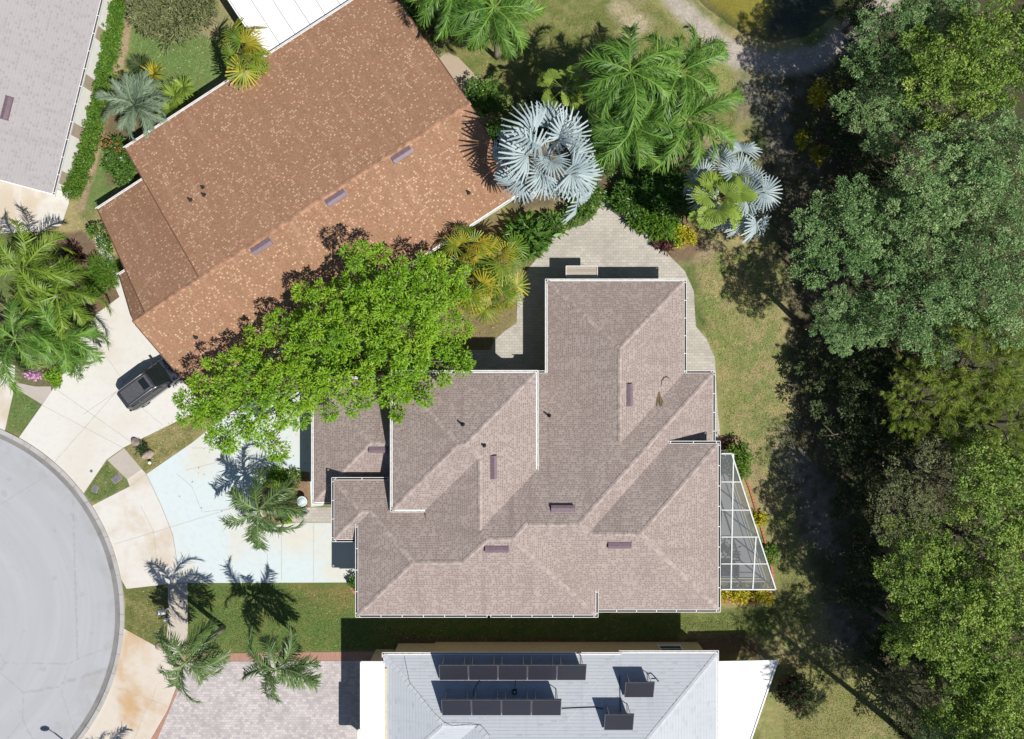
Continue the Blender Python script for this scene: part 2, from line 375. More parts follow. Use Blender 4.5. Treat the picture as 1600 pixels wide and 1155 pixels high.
# between the left and the brown house
paint([(185, 20), (345, 10), (365, 110), (270, 170), (150, 330), (130, 320), (200, 120)], np.array((0.11, 0.185, 0.055)), 0.3, 0.3, 0.95, LIME, 0.2)
paint([(300, 30), (345, 15), (340, 55), (290, 50)], DIRT * 1.1, 0.5, 0.5, 0.8)
paint([(197, 25), (209, 25), (200, 80), (188, 115), (175, 112), (186, 75)], DIRT * 1.15, 0.12, 0.12, 0.95)
paint([(155, 180), (168, 180), (150, 260), (132, 330), (118, 330), (140, 250)], DIRT * 1.1, 0.12, 0.12, 0.95, MULCH, 0.4)
paint([(165, 175), (260, 160), (215, 285), (165, 290)], MULCH, 0.4, 0.3, 0.8)
paint([(95, 365), (130, 360), (150, 380), (187, 463), (150, 492), (120, 470), (60, 440)], np.array((0.165, 0.105, 0.075)), 0.15, 0.15, 0.95, LITTER, 0.4)
paint([(-20, 480), (120, 480), (140, 510), (112, 545), (95, 600), (60, 620), (25, 605), (-20, 560)], np.array((0.15, 0.115, 0.08)), 0.3, 0.2, 0.9, GREEN, 0.6)
# small lawns by the street
paint([(23, 608), (64, 632), (30, 676), (10, 670)], np.array((0.10, 0.165, 0.05)), 0.08, 0.1, 1.0, DRY, 0.1)
paint([(130, 770), (167, 718), (203, 760), (146, 787)], np.array((0.10, 0.15, 0.045)), 0.08, 0.1, 1.0, DRY, 0.25)
paint([(190, 700), (300, 635), (345, 655), (228, 742)], np.array((0.165, 0.165, 0.06)), 0.15, 0.2, 1.0, DRY, 0.5)
paint([(195, 915), (262, 905), (264, 960), (258, 1020), (195, 985)], np.array((0.115, 0.135, 0.04)), 0.1, 0.1, 1.0, DRY, 0.4)
paint([(288, 905), (560, 905), (575, 965), (1060, 960), (1060, 1015), (288, 1022)], np.array((0.088, 0.145, 0.036)), 0.1, 0.1, 1.0, np.array((0.14, 0.16, 0.045)), 0.6)
paint([(460, 915), (560, 915), (560, 955), (520, 945)], np.array((0.20, 0.165, 0.06)), 0.8, 0.8, 0.8)
paint([(620, 995), (1060, 1000), (1160, 990), (1200, 1020), (1100, 1030), (620, 1030)], MULCH, 0.3, 0.3, 0.9)
# planting beds
paint([(418, 745), (448, 735), (484, 740), (484, 792), (462, 816), (420, 820), (405, 790)], np.array((0.24, 0.145, 0.10)), 0.12, 0.12, 1.0, DIRT, 0.5)
paint([(690, 330), (860, 330), (865, 395), (825, 420), (812, 470), (808, 505), (775, 530), (765, 548), (690, 548)], np.array((0.20, 0.155, 0.085)), 0.15, 0.2, 1.0, LIME, 0.35)
paint([(940, 300), (1080, 320), (1100, 390), (1065, 412), (1030, 388), (985, 352), (955, 330)], MULCH * 1.2, 0.2, 0.2, 0.95, DIRT, 0.3)
paint([(1126, 923), (1205, 923), (1205, 943), (1126, 943)], np.array((0.30, 0.15, 0.09)), 0.05, 0.1, 1.0)
for c in np.ndarray.tolist(np.array([[0]])): pass
CG *= (0.86 + 0.28 * vnoise(GX, GY, 2.2, 9, 3))[:, None]
# the pond basin is carved into the sheet
POND = poly_w([(1052, -60), (1075, -6), (1120, 34), (1160, 62), (1212, 74), (1268, 60), (1318, 22), (1350, -20), (1380, -60)])
dP = signed_dist(GX + (nB - 0.5) * 0.5, GY + (nC - 0.5) * 0.5, POND)
GZ = -sstep(dP, -0.9, 3.5) * 0.8
GZ = GZ + np.where((dP < -1.2), 0.0, 0.0)
wb = sstep(dP, 0.2, 1.6)[:, None]; wr = sstep(GX + (nA - 0.5) * 5, P(1175, 0)[0], P(1235, 0)[0])[:, None]      # algae on the left of the basin, tree shade painted dark on the right
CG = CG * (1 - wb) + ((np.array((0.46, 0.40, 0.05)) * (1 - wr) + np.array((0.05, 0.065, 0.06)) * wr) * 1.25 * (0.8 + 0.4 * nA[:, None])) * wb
idx = np.arange(nx * ny).reshape(ny, nx)
Q = np.stack([idx[:-1, :-1], idx[:-1, 1:], idx[1:, 1:], idx[1:, :-1]], -1).reshape(-1, 4)
gv = np.stack([GX, GY, GZ], 1)
# turf: short blades rooted over the lawns, coloured like the ground they stand in
def turf(n, polys, seed):
    g = np.random.default_rng(seed); X = []; Y = []
    for pl, dens in polys:
        q = np.array(poly_w(pl)); x0, y0 = q.min(0); x1, y1 = q.max(0); k = int((x1 - x0) * (y1 - y0) * dens); x = g.uniform(x0, x1, k); y = g.uniform(y0, y1, k)
        d = signed_dist(x, y, [tuple(v) for v in q]); ok = d > 0.03; X.append(x[ok]); Y.append(y[ok])
    x = np.concatenate(X); y = np.concatenate(Y); n = len(x)
    i = np.clip(((x - gx0) / (gx1 - gx0) * (nx - 1)).round().astype(int), 0, nx - 1); j = np.clip(((y - gy0) / (gy1 - gy0) * (ny - 1)).round().astype(int), 0, ny - 1)
    c = CG[j * nx + i] * np.clip(g.normal(1.4, .42, (n, 1)), .4, 2.6); straw = g.random((n, 1)) < .08 * (c[:, :1] > .13); c = np.where(straw, np.array([[.5, .45, .28]]), c)
    a = g.uniform(0, 6.283, n); L = g.uniform(.05, .13, n); w = g.uniform(.012, .03, n); lean = g.uniform(.3, 1.2, n)
    dx, dy = np.cos(a), np.sin(a); z = np.zeros(n)
    v = np.stack([np.stack([x - dy * w, y + dx * w, z], 1), np.stack([x + dy * w, y - dx * w, z], 1), np.stack([x + dx * L * lean, y + dy * L * lean, L * .8], 1)], 1).reshape(-1, 3)
    col = np.repeat(np.concatenate([np.clip(c, 0, 1), np.ones((n, 1))], 1), 3, 0)
    t = NT('turf_blade', .8, .15); at = t.n('ShaderNodeAttribute', attribute_name='tone'); t.color(at.outputs['Color'])
    o = link('lawn_grass', np_mesh('lawn_grass', v, np.arange(n * 3).reshape(n, 3), t.m, col)); tag(o, 'short grass blades of the lawns', 'grass', kind='stuff')
turf(0, [([(1090, 400), (1200, 380), (1225, 520), (1235, 700), (1250, 860), (1300, 990), (1400, 1160), (1225, 1160), (1225, 1020), (1060, 990), (1060, 962), (1130, 958), (1215, 945), (1222, 920), (1205, 850), (1185, 770), (1135, 690), (1122, 560), (1092, 500)], 170),
          ([(295, 915), (558, 915), (560, 958), (1055, 965), (1055, 1000), (610, 1005), (560, 1016), (295, 1016)], 130), ([(203, 922), (258, 912), (262, 960), (256, 1012), (201, 982)], 130), ([(23, 610), (62, 633), (31, 672), (12, 668)], 130),
          ([(134, 768), (167, 722), (199, 758), (149, 783)], 130), ([(196, 702), (298, 640), (340, 656), (229, 738)], 130), ([(213, 20), (345, 30), (355, 105), (290, 140), (200, 140), (195, 110)], 110),
          ([(700, 60), (1005, 0), (1050, 20), (1120, 85), (1150, 125), (1140, 330), (1090, 360), (1000, 250), (820, 200)], 70), ([(700, 470), (800, 480), (770, 528), (705, 530)], 90), ([(125, 330), (150, 330), (160, 350), (120, 362)], 90)], 71)
# a skirt carries the sheet out to the horizon
t = NT('rough_grass', 0.95, 0.1)
at = t.n('ShaderNodeAttribute', attribute_name='tone')
p = t.geo(); f1 = t.noise(p, 5.0, 5.0, 0.7); f2 = t.noise(p, 16.0, 4.0, 0.7); f3 = t.noise(p, 0.8, 3.0)
c = t.mix(0.55, at.outputs['Color'], t.ramp(f1, [(0.28, (0.28, 0.29, 0.28)), (0.72, (0.78, 0.77, 0.74))]), 'OVERLAY')
c = t.mix(t.math('MULTIPLY', t.smooth(f2, 0.5, 0.68), 0.5), c, t.mix(0.6, c, (0.45, 0.40, 0.24, 1)))
c = t.mix(t.math('MULTIPLY', t.math('SUBTRACT', 1.0, t.smooth(f2, 0.28, 0.47)), 0.55), c, t.mix(0.7, c, (0.02, 0.026, 0.008, 1)))
f4 = t.noise(p, 2.6, 5.0, 0.75, 0.6); f5 = t.noise(p, 24.0, 2.0, 0.6)
c = t.mix(t.math('MULTIPLY', t.smooth(f4, 0.52, 0.68), 0.5), c, t.mix(0.55, c, (0.30, 0.20, 0.12, 1)))
c = t.mix(t.math('MULTIPLY', t.math('SUBTRACT', 1.0, t.smooth(f4, 0.34, 0.46)), 0.45), c, t.mix(0.5, c, (0.09, 0.15, 0.03, 1)))
sepc = t.n('ShaderNodeSeparateColor'); t.l(at.outputs['Color'], sepc.inputs[0])
dryish = t.smooth(sepc.outputs[0], 0.13, 0.24)                            # pale straw flecks only in the dry grass
c = t.mix(t.math('MULTIPLY', t.math('MULTIPLY', t.smooth(f5, 0.62, 0.70), dryish), 0.7), c, (0.62, 0.57, 0.44, 1))
t.bump(t.math('ADD', f1, f2), 0.7, 0.06)
M['ground'] = t.color(c)
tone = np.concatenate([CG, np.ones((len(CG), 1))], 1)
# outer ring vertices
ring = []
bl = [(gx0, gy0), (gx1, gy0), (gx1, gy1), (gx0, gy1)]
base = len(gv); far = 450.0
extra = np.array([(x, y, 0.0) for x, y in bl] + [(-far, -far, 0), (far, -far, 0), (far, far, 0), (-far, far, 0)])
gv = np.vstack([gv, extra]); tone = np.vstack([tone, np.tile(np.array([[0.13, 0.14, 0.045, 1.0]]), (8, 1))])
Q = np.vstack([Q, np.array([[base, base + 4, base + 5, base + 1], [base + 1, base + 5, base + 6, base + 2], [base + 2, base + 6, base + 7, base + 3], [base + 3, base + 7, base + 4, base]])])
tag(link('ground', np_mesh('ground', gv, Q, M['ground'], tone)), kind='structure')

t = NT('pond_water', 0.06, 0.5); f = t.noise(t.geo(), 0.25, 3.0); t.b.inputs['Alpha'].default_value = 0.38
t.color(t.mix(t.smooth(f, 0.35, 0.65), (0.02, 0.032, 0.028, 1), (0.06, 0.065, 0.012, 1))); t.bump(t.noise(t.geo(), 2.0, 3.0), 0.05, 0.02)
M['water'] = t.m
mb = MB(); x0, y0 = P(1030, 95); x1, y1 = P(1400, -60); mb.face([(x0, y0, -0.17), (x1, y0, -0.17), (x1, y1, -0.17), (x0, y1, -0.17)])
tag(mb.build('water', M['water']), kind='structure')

def sheet(name, pts, z, mat, kind='structure', thick=0.0):
    q = poly_w(pts); mb = MB()
    if thick: mb.prism(q, 0.0, z)
    else:
        if sum(a[0] * b[1] - b[0] * a[1] for a, b in zip(q, q[1:] + q[:1])) < 0: q = q[::-1]
        mb.face([(x, y, z) for x, y in q])
    return tag(mb.build(name, mat), kind=kind)
def arc(cx, cy, r, a0, a1, n=40): return [(cx + r * math.cos(R(a)), cy + r * math.sin(R(a))) for a in np.linspace(a0, a1, n)]

# street: the turning circle, its gutter strip and kerb
CX, CY, CR = -121.0, 961.0, 315.5
t = NT('street_concrete', 0.85, 0.2); p = t.geo(); X, Y, _ = t.xyz(p)
cw = P(CX, CY); dx = t.math('SUBTRACT', X, cw[0]); dy = t.math('SUBTRACT', Y, cw[1])
rad = t.math('SQRT', t.math('ADD', t.math('MULTIPLY', dx, dx), t.math('MULTIPLY', dy, dy)))
ang = t.math('ARCTAN2', dy, dx)
fr = t.noise(t.comb(t.math('MULTIPLY', rad, 0.9), t.math('MULTIPLY', ang, 0.6)), 1.3, 4.0, 0.6); g = t.noise(p, 0.22, 4.0); h = t.noise(p, 9.0, 4.0)
sp = t.n('ShaderNodeTexVoronoi', feature='DISTANCE_TO_EDGE'); sp.inputs['Scale'].default_value = 0.13; t.l(p, sp.inputs[0])
c = t.mix(t.smooth(fr, 0.35, 0.7), (0.375, 0.39, 0.415, 1), (0.41, 0.425, 0.45, 1))
c = t.mix(t.math('MULTIPLY', t.smooth(g, 0.45, 0.7), 0.5), c, (0.40, 0.395, 0.42, 1)); c = t.mix(t.math('MULTIPLY', t.smooth(h, 0.5, 0.8), 0.25), c, (0.34, 0.34, 0.35, 1))
wob = t.math('ADD', sp.outputs[0], t.math('MULTIPLY', t.math('SUBTRACT', t.noise(p, 3.0, 4.0), 0.5), 0.03))
crk = t.math('SUBTRACT', 1.0, t.smooth(t.math('ABSOLUTE', wob), 0.0, 0.006)); c = t.mix(t.math('MULTIPLY', crk, 0.28), c, (0.2, 0.2, 0.2, 1))
oil = t.noise(p, 1.1, 2.0, 0.5); c = t.mix(t.math('MULTIPLY', t.smooth(oil, 0.64, 0.74), 0.3), c, (0.27, 0.265, 0.27, 1))
spk = t.noise(p, 28.0, 2.0); c = t.mix(t.math('MULTIPLY', t.smooth(spk, 0.66, 0.74), 0.3), c, (0.22, 0.22, 0.22, 1))
dirt = t.math('MULTIPLY', t.smooth(rad, 11.6, 13.3), t.smooth(t.noise(t.comb(t.math('MULTIPLY', rad, 0.6), t.math('MULTIPLY', ang, 7.0)), 1.0, 4.0), 0.4, 0.66)); c = t.mix(t.math('MULTIPLY', dirt, 0.4), c, (0.29, 0.28, 0.27, 1))
t.bump(h, 0.1, 0.01); M['street'] = t.color(c)
M['kerb'] = concrete('kerb_concrete', (0.43, 0.42, 0.41, 1), (0.3, 0.27, 0.24, 1), 0.5, sscale=0.8)
M['gutter_strip'] = concrete('gutter_strip_concrete', (0.23, 0.225, 0.225, 1), (0.13, 0.125, 0.125, 1), 0.6, sscale=0.7)
sheet('road', arc(CX, CY, CR - 14, -120, 120, 90), 0.006, M['street'])
mb = MB()
def ringband(mb, r0, r1, z0, z1, zi=0.0, a0=-100, a1=100, n=120):
    A = np.linspace(R(a0), R(a1), n)
    def q(a, r, z): x, y = P(CX + r * math.cos(a), CY + r * math.sin(a)); return (x, y, z)
    for a, b in zip(A[:-1], A[1:]):
        mb.face([q(a, r0, z0), q(a, r1, z1), q(b, r1, z1), q(b, r0, z0)][::-1] if True else [])
ringband(mb, CR - 14.5, CR - 8, 0.012, 0.008); tag(mb.build('road_gutter', M['gutter_strip']), kind='structure')
mb = MB(); ringband(mb, CR - 8, CR - 6, 0.008, 0.10); ringband(mb, CR - 6, CR, 0.10, 0.11); ringband(mb, CR, CR + 0.5, 0.11, 0.0)
for k in range(28):                                                     # joints cut across the kerb
    a = R(-80 + k * 5.7); r0, r1 = CR - 7.5, CR + 0.2
    a_, b_ = P(CX + r0 * math.cos(a), CY + r0 * math.sin(a)), P(CX + r1 * math.cos(a), CY + r1 * math.sin(a))
    mb.bar((*a_, 0.105), (*b_, 0.112), 0.025, 0.01, mi=1)
tag(mb.build('kerb', [M['kerb'], M['gutter_strip']]), kind='structure')

M['drive_cream'] = concrete('cream_driveway_concrete', (0.615, 0.60, 0.57, 1), (0.50, 0.41, 0.29, 1), 0.75, sscale=0.3)
M['drive_white'] = concrete('white_driveway_concrete', (0.62, 0.61, 0.585, 1), (0.55, 0.50, 0.41, 1), 0.5)
M['drive_blue'] = concrete('pale_blue_painted_driveway', (0.555, 0.63, 0.65, 1), (0.60, 0.575, 0.50, 1), 0.85, sscale=0.22)
M['walk'] = concrete('sidewalk_concrete', (0.50, 0.45, 0.38, 1), (0.50, 0.35, 0.2, 1), 0.6, sscale=0.3)
M['walk_grey'] = concrete('grey_sidewalk_concrete', (0.44, 0.40, 0.36, 1), (0.36, 0.31, 0.25, 1), 0.6, sscale=0.3)
M['rust'] = concrete('rust_stained_concrete', (0.58, 0.53, 0.46, 1), (0.48, 0.30, 0.14, 1), 0.9, sscale=0.2)
M['joint'] = plain('concrete_joint', (0.41, 0.39, 0.36, 1), 0.9, 0.1)
# kerb outline in pixels, for pieces that start at the kerb
def kp(y): return (CX + math.sqrt(CR * CR - (y - CY) ** 2) + 0.2, y)
def kx(x, s=-1): return (x, CY + s * math.sqrt(CR * CR - (x - CX) ** 2) + s * 0.2)
def kerb_run(x0, x1, n=10): return [kx(x) for x in np.linspace(x0, x1, n)]
def kerb_runy(y0, y1, n=12): return [kp(y) for y in np.linspace(y0, y1, n)]
sheet('driveway', [(-60, 560), (0, 563), (24, 572), (22, 610), (9, 668), kx(8), kx(-20), (-60, 640)], 0.03, M['drive_cream'])
sheet('driveway', [(-60, 270), (84, 288), (106, 300), (108, 318), (96, 352), (60, 362), (-60, 368)], 0.03, M['drive_cream'])
sheet('sidewalk', [(23, 606), (27, 598), (55, 604), (80, 604), (80, 612), (66, 632)], 0.026, M['walk_grey'])
brown_drive = [(95, 590), (113, 565), (115, 545), (135, 515), (152, 490), (187, 464), (172, 430), (150, 385), (148, 366), (160, 366), (175, 400), (215, 470), (262, 560), (320, 640), (290, 652), (194, 699), (167, 718)] + kerb_run(131, 30, 10) + [(66, 633)]
sheet('driveway', brown_drive, 0.03, M['drive_white'])
sheet('sidewalk', [(168, 719), (194, 700), (222, 733), (199, 749)], 0.026, M['walk_grey'])
sheet('driveway', [(203, 760), (199, 749), (222, 733), (229, 741), (252, 790), (270, 835), (277, 880), (278, 911), (198, 920)] + kerb_runy(905, 790, 10), 0.03, M['drive_cream'])
sheet('driveway', [(229.5, 740.5), (300, 692), (346, 655), (400, 620), (505, 600), (505, 790), (486, 792), (484, 738), (448, 733), (418, 742), (402, 790), (420, 822), (462, 817), (575, 817), (575, 905), (557, 910), (278.6, 911), (277.6, 880), (270.6, 835), (252.6, 790)], 0.03, M['drive_blue'])
sheet('sidewalk', [(262, 911.5), (293, 911.5), (294, 960), (293, 1012), (287, 1021), (258, 1017), (264, 960)], 0.026, M['walk'])
sheet('driveway', kerb_runy(982, 1150, 14) + [kx(110, 1), (60, 1290), (170, 1290), (236, 1155), (262, 1110), (277, 1070), (284, 1030), (286, 1021.5), (258, 1017.5)], 0.03, M['rust'])
# joints cut in the concrete
mb = MB()
for pts in ([(66, 633), (193, 700)], [(82, 604), (210, 694)], [(85, 723), (182, 612)], [(130, 648), (182, 612), (225, 560)], [(140, 520), (225, 640), (255, 665)],
            [(203, 760), (229, 741)], [(229, 741), (252, 790), (270, 835), (277, 880), (278, 911)], [(180, 850), (272, 822), (360, 795)], [(276, 740), (300, 760), (316, 800)], [(220, 790), (240, 830), (250, 911)],
            [(290, 735), (340, 722)], [(440, 820), (440, 908)], [(490, 818), (490, 908)], [(262, 945), (293, 945)], [(418, 865), (418, 908)], [(185, 1075), (262, 1103)], [(245, 1070), (236, 1100)], [(210, 1155), (232, 1098)], [(0, 600), (22, 606)], [(95, 590), (66, 633)], [(318, 800), (400, 790)], [(360, 880), (360, 910)], [(300, 700), (420, 700)]):
    for a, b in zip(pts[:-1], pts[1:]):
        mb.bar((*P(*a), 0.032), (*P(*b), 0.032), 0.03, 0.004)
tag(mb.build('concrete_joints', M['joint']), kind='structure')
# pavers
M['paver_tan'] = pavers('tan_pavers', (0.50, 0.475, 0.42, 1), (0.41, 0.39, 0.35, 1), (0.24, 0.22, 0.19, 1), 0.36, 0.2)
M['paver_pink'] = pavers('pink_grey_pavers', (0.58, 0.54, 0.53, 1), (0.40, 0.37, 0.38, 1), (0.31, 0.285, 0.28, 1), 0.24, 0.18)
M['paver_red'] = pavers('red_brick_border', (0.44, 0.25, 0.19, 1), (0.38, 0.19, 0.14, 1), (0.28, 0.19, 0.16, 1), 0.11, 0.3)
M['brick_edge'] = pavers('orange_brick_edging', (0.50, 0.21, 0.12, 1), (0.40, 0.16, 0.09, 1), (0.25, 0.14, 0.1, 1), 0.12, 0.12)
sheet('pavement', [(458, 792.5), (486, 792.5), (575, 792.5), (575, 816.5), (462, 816.5), (452, 813)], 0.028, M['paver_tan'])
patio = [(940, 316), (955, 313), (962, 332), (985, 352), (1012, 362), (1030, 384), (1050, 404), (1070, 424), (1084, 455), (1087, 510), (1104, 530), (1117, 560), (1121, 640), (1128, 705), (1060, 705), (1050, 440), (870, 450), (870, 600), (700, 600), (700, 547), (766, 547), (772, 532), (790, 516), (807, 505), (809, 450), (815, 432), (838, 405), (852, 392), (862, 372), (885, 358), (912, 352), (930, 335)]
sheet('patio', patio, 0.03, M['paver_tan'])
sheet('pavement', [(278, 1080), (286, 1034), (600, 1032), (640, 1290), (180, 1290), (246, 1155)], 0.028, M['paver_pink'])
sheet('pavement', [(286.5, 1021.5), (560, 1018), (600, 1018), (600, 1031.6), (286.5, 1033.6)], 0.03, M['paver_red'])
sheet('pavement', [(286, 1034), (278, 1080), (246, 1155), (182, 1290), (171, 1290), (236.5, 1155), (262.5, 1110), (277.5, 1070), (284.5, 1034)], 0.033, M['paver_red'])
# ---------------------------------------------------------------- houses
def clip(poly, a, b, c):
    """keep the part of a convex polygon where a x + b y + c >= 0"""
    out = []; n = len(poly)
    for i in range(n):
        p, q = poly[i], poly[(i + 1) % n]; fp = a * p[0] + b * p[1] + c; fq = a * q[0] + b * q[1] + c
        if fp >= 0: out.append(p)
        if (fp > 0 and fq < 0) or (fp < 0 and fq > 0):
            s = fp / (fp - fq); out.append((p[0] + s * (q[0] - p[0]), p[1] + s * (q[1] - p[1])))
    return out
def area(poly): return 0.5 * sum(p[0] * q[1] - q[0] * p[1] for p, q in zip(poly, poly[1:] + poly[:1]))
def subtract(pieces, hps):
    """remove the convex region given by half planes from convex pieces"""
    res = []
    for poly in pieces:
        cur = poly
        for (a, b, c) in hps:
            outp = clip(cur, -a, -b, -c)
            if len(outp) > 2 and area(outp) > 1e-4: res.append(outp)
            cur = clip(cur, a, b, c)
            if len(cur) < 3 or area(cur) < 1e-5: break
    return res
def plN(y, h, m): return (0.0, -m, h + m * y)
def plS(y, h, m): return (0.0, m, h - m * y)
def plE(x, h, m): return (-m, 0.0, h + m * x)
def plW(x, h, m): return (m, 0.0, h - m * x)
class Block:
    def __init__(s, x0, x1, y0, y1, planes, eaves='', over=0.45, ecl=None):
        s.ecl = ecl or {}
        s.x0, s.x1, s.y0, s.y1 = x0, x1, y0, y1; s.pl = planes; s.eaves = eaves; s.over = over
        s.poly = [(x0, y0), (x1, y0), (x1, y1), (x0, y1)]
        s.hp = [(1, 0, -x0), (-1, 0, x1), (0, 1, -y0), (0, -1, y1)]
    def z(s, x, y): return min(a * x + b * y + c for a, b, c in s.pl)
    def inside(s, x, y, e=0.0): return s.x0 - e <= x <= s.x1 + e and s.y0 - e <= y <= s.y1 + e

class House:
    def __init__(s, name, label, blocks, rz=0.0, org=(0, 0), base=(0, 0), group=None):
        """blocks are in a local frame turned by rz about the world point org; base is the Empty's local plan position"""
        s.b = blocks; s.rz = rz; s.org = org; s.base = base
        s.root = empty(name, (*s.world(*base), 0.0), label, 'house', group, rz); s.off = (base[0], base[1], 0.0)
    def world(s, x, y):
        c, d = math.cos(s.rz), math.sin(s.rz); return (s.org[0] + c * x - d * y, s.org[1] + d * x + c * y)
    def local(s, X, Y):
        c, d = math.cos(s.rz), math.sin(s.rz); X -= s.org[0]; Y -= s.org[1]; return (c * X + d * Y, -d * X + c * Y)
    def top(s, x, y, skip=None): return max([b.z(x, y) for b in s.b if b is not skip and b.inside(x, y)], default=0.0)
    def ztop_world(s, X, Y): return s.top(*s.local(X, Y))
    def px(s, px, py):
        """local x, y, z where photo pixel meets the roof"""
        X, Y, h = at_surface(px, py, s.ztop_world); return (*s.local(X, Y), h)
    def mk(s, mb, name, mat, parent=None, **k): return mb.build(name, mat, parent or s.root, off=s.off, **k)
    def roof(s, mat, name='roof'):
        mb = MB()
        for i, b in enumerate(s.b):
            for k, p in enumerate(b.pl):
                poly = b.poly
                for q in b.pl:
                    if q is not p: poly = clip(poly, q[0] - p[0], q[1] - p[1], q[2] - p[2])
                    if len(poly) < 3: break
                if len(poly) < 3 or area(poly) < 1e-4: continue
                pieces = [poly]
                for j, b2 in enumerate(s.b):
                    if j == i: continue
                    e = 1e-4 if j < i else -1e-4
                    hps = b2.hp + [(q[0] - p[0], q[1] - p[1], q[2] - p[2] + e) for q in b2.pl]
                    pieces = subtract(pieces, hps)
                g = math.hypot(p[0], p[1]); gx, gy = (p[0] / g, p[1] / g) if g > 1e-6 else (0.0, 1.0); st = math.sqrt(1 + g * g)
                for poly2 in pieces:
                    mb.face([(x, y, p[0] * x + p[1] * y + p[2]) for x, y in poly2],
                            uv=[(x * gy - y * gx + 37.0, (x * gx + y * gy) * st + 50.0) for x, y in poly2])
        return s.mk(mb, name, mat)
    def ridges(s, mat, parent, step=0.27, w=0.15, skip_valley=True):
        mb = MB(); seen = []
        for b in s.b:
            n = len(b.pl)
            for i in range(n):
                for j in range(i + 1, n):
                    p, q = b.pl[i], b.pl[j]; a, c, d = p[0] - q[0], p[1] - q[1], p[2] - q[2]
                    L = math.hypot(a, c)
                    if L < 1e-6: continue
                    x0, y0 = -a * d / L / L, -c * d / L / L; tx, ty = -c / L, a / L
                    k0 = (b.x0 + b.x1) / 2 * tx + (b.y0 + b.y1) / 2 * ty
                    for t_ in np.arange(-30, 30, step):
                        x, y = x0 + tx * (k0 + t_), y0 + ty * (k0 + t_)
                        if not b.inside(x, y, 1e-3): continue
                        z = p[0] * x + p[1] * y + p[2]
                        if z > b.z(x, y) + 1e-3 or z < s.top(x, y, b) - 2e-3: continue
                        e = 0.07; gx, gy = a / L * e, c / L * e
                        if s.top(x - gx, y - gy) > p[0] * (x - gx) + p[1] * (y - gy) + p[2] + 3e-3 or s.top(x + gx, y + gy) > q[0] * (x + gx) + q[1] * (y + gy) + q[2] + 3e-3: continue
                        if any(abs(x - X_) + abs(y - Y_) < step * 0.8 for X_, Y_, b_ in seen if b_ is not b): continue
                        seen.append((x, y, b))
                        slope = p[0] * tx + p[1] * ty                     # rise along the line
                        sg = 1 if slope >= 0 else -1
                        T = Vector((tx * sg, ty * sg, abs(slope))).normalized()
                        # the cap is folded over the ridge, one wing on each plane
                        C = Vector((x, y, z + 0.012)); hl = step * 0.56; jit = random.uniform(-0.006, 0.006)
                        for pl_, s2 in ((p, 1), (q, -1)):
                            nx_, ny_ = a / L * -s2, c / L * -s2
                            if (pl_[0] - b_other(p, q, pl_)[0]) * nx_ + (pl_[1] - b_other(p, q, pl_)[1]) * ny_ > 0: nx_, ny_ = -nx_, -ny_
                            wing = Vector((nx_, ny_, pl_[0] * nx_ + pl_[1] * ny_)).normalized() * w
                            up = Vector((0, 0, 0.018 + jit))
                            A, B, D, E_ = C - T * hl + up, C + T * hl, C + T * hl + wing, C - T * hl + wing + up
                            f = [A, B, D, E_]
                            nrm = (B - A).cross(D - A)
                            if nrm.z < 0: f = f[::-1]
                            mb.face(f)
                            if True:
                                f2 = [A, E_, E_ - up * 1.5, A - up * 1.5]; mb.face(f2)
        return s.mk(mb, 'ridge_cap', mat, parent)
    def walls(s, mat, name='wall', n=8):
        mb = MB()
        for i, b in enumerate(s.b):
            o = b.over + 0.004 * i; x0, x1, y0, y1 = b.x0 + o, b.x1 - o, b.y0 + o, b.y1 - o
            cs = [(x0, y0), (x1, y0), (x1, y1), (x0, y1)]
            for p, q in zip(cs, cs[1:] + cs[:1]):
                for k in range(n):
                    a = (p[0] + (q[0] - p[0]) * k / n, p[1] + (q[1] - p[1]) * k / n); c = (p[0] + (q[0] - p[0]) * (k + 1) / n, p[1] + (q[1] - p[1]) * (k + 1) / n)
                    mb.face([(*a, 0.0), (*c, 0.0), (*c, b.z(*c) - 0.14), (*a, b.z(*a) - 0.14)])
        return s.mk(mb, name, mat)
    def eave_runs(s, b, side, step=0.05):
        """stretches of an eave that stand free of the other roofs"""
        if side == 'N': p, q, nrm = (b.x0, b.y1), (b.x1, b.y1), (0, 1)
        if side == 'S': p, q, nrm = (b.x0, b.y0), (b.x1, b.y0), (0, -1)
        if side == 'E': p, q, nrm = (b.x1, b.y0), (b.x1, b.y1), (1, 0)
        if side == 'W': p, q, nrm = (b.x0, b.y0), (b.x0, b.y1), (-1, 0)
        if side in b.ecl:                                               # only this stretch carries an eave
            a_, c_ = b.ecl[side]; k_ = 0 if side in 'NS' else 1; p, q = list(p), list(q); p[k_], q[k_] = a_, c_
        L = math.hypot(q[0] - p[0], q[1] - p[1]); n = max(2, int(L / step)); runs = []; cur = None
        for k in range(n + 1):
            x, y = p[0] + (q[0] - p[0]) * k / n, p[1] + (q[1] - p[1]) * k / n
            z = b.z(min(max(x, b.x0), b.x1), min(max(y, b.y0), b.y1))
            free = s.top(x + nrm[0] * 0.05, y + nrm[1] * 0.05, b) < z - 0.02
            hmin = min(b.z(*c) for c in b.poly)
            if free and cur is None: cur = [(x, y, z), (x, y, z)]
            elif free: cur[1] = (x, y, z)
            if (not free or k == n) and cur is not None:
                if math.dist(cur[0], cur[1]) > 0.3: runs.append((cur[0], cur[1], nrm))
                cur = None
        return runs
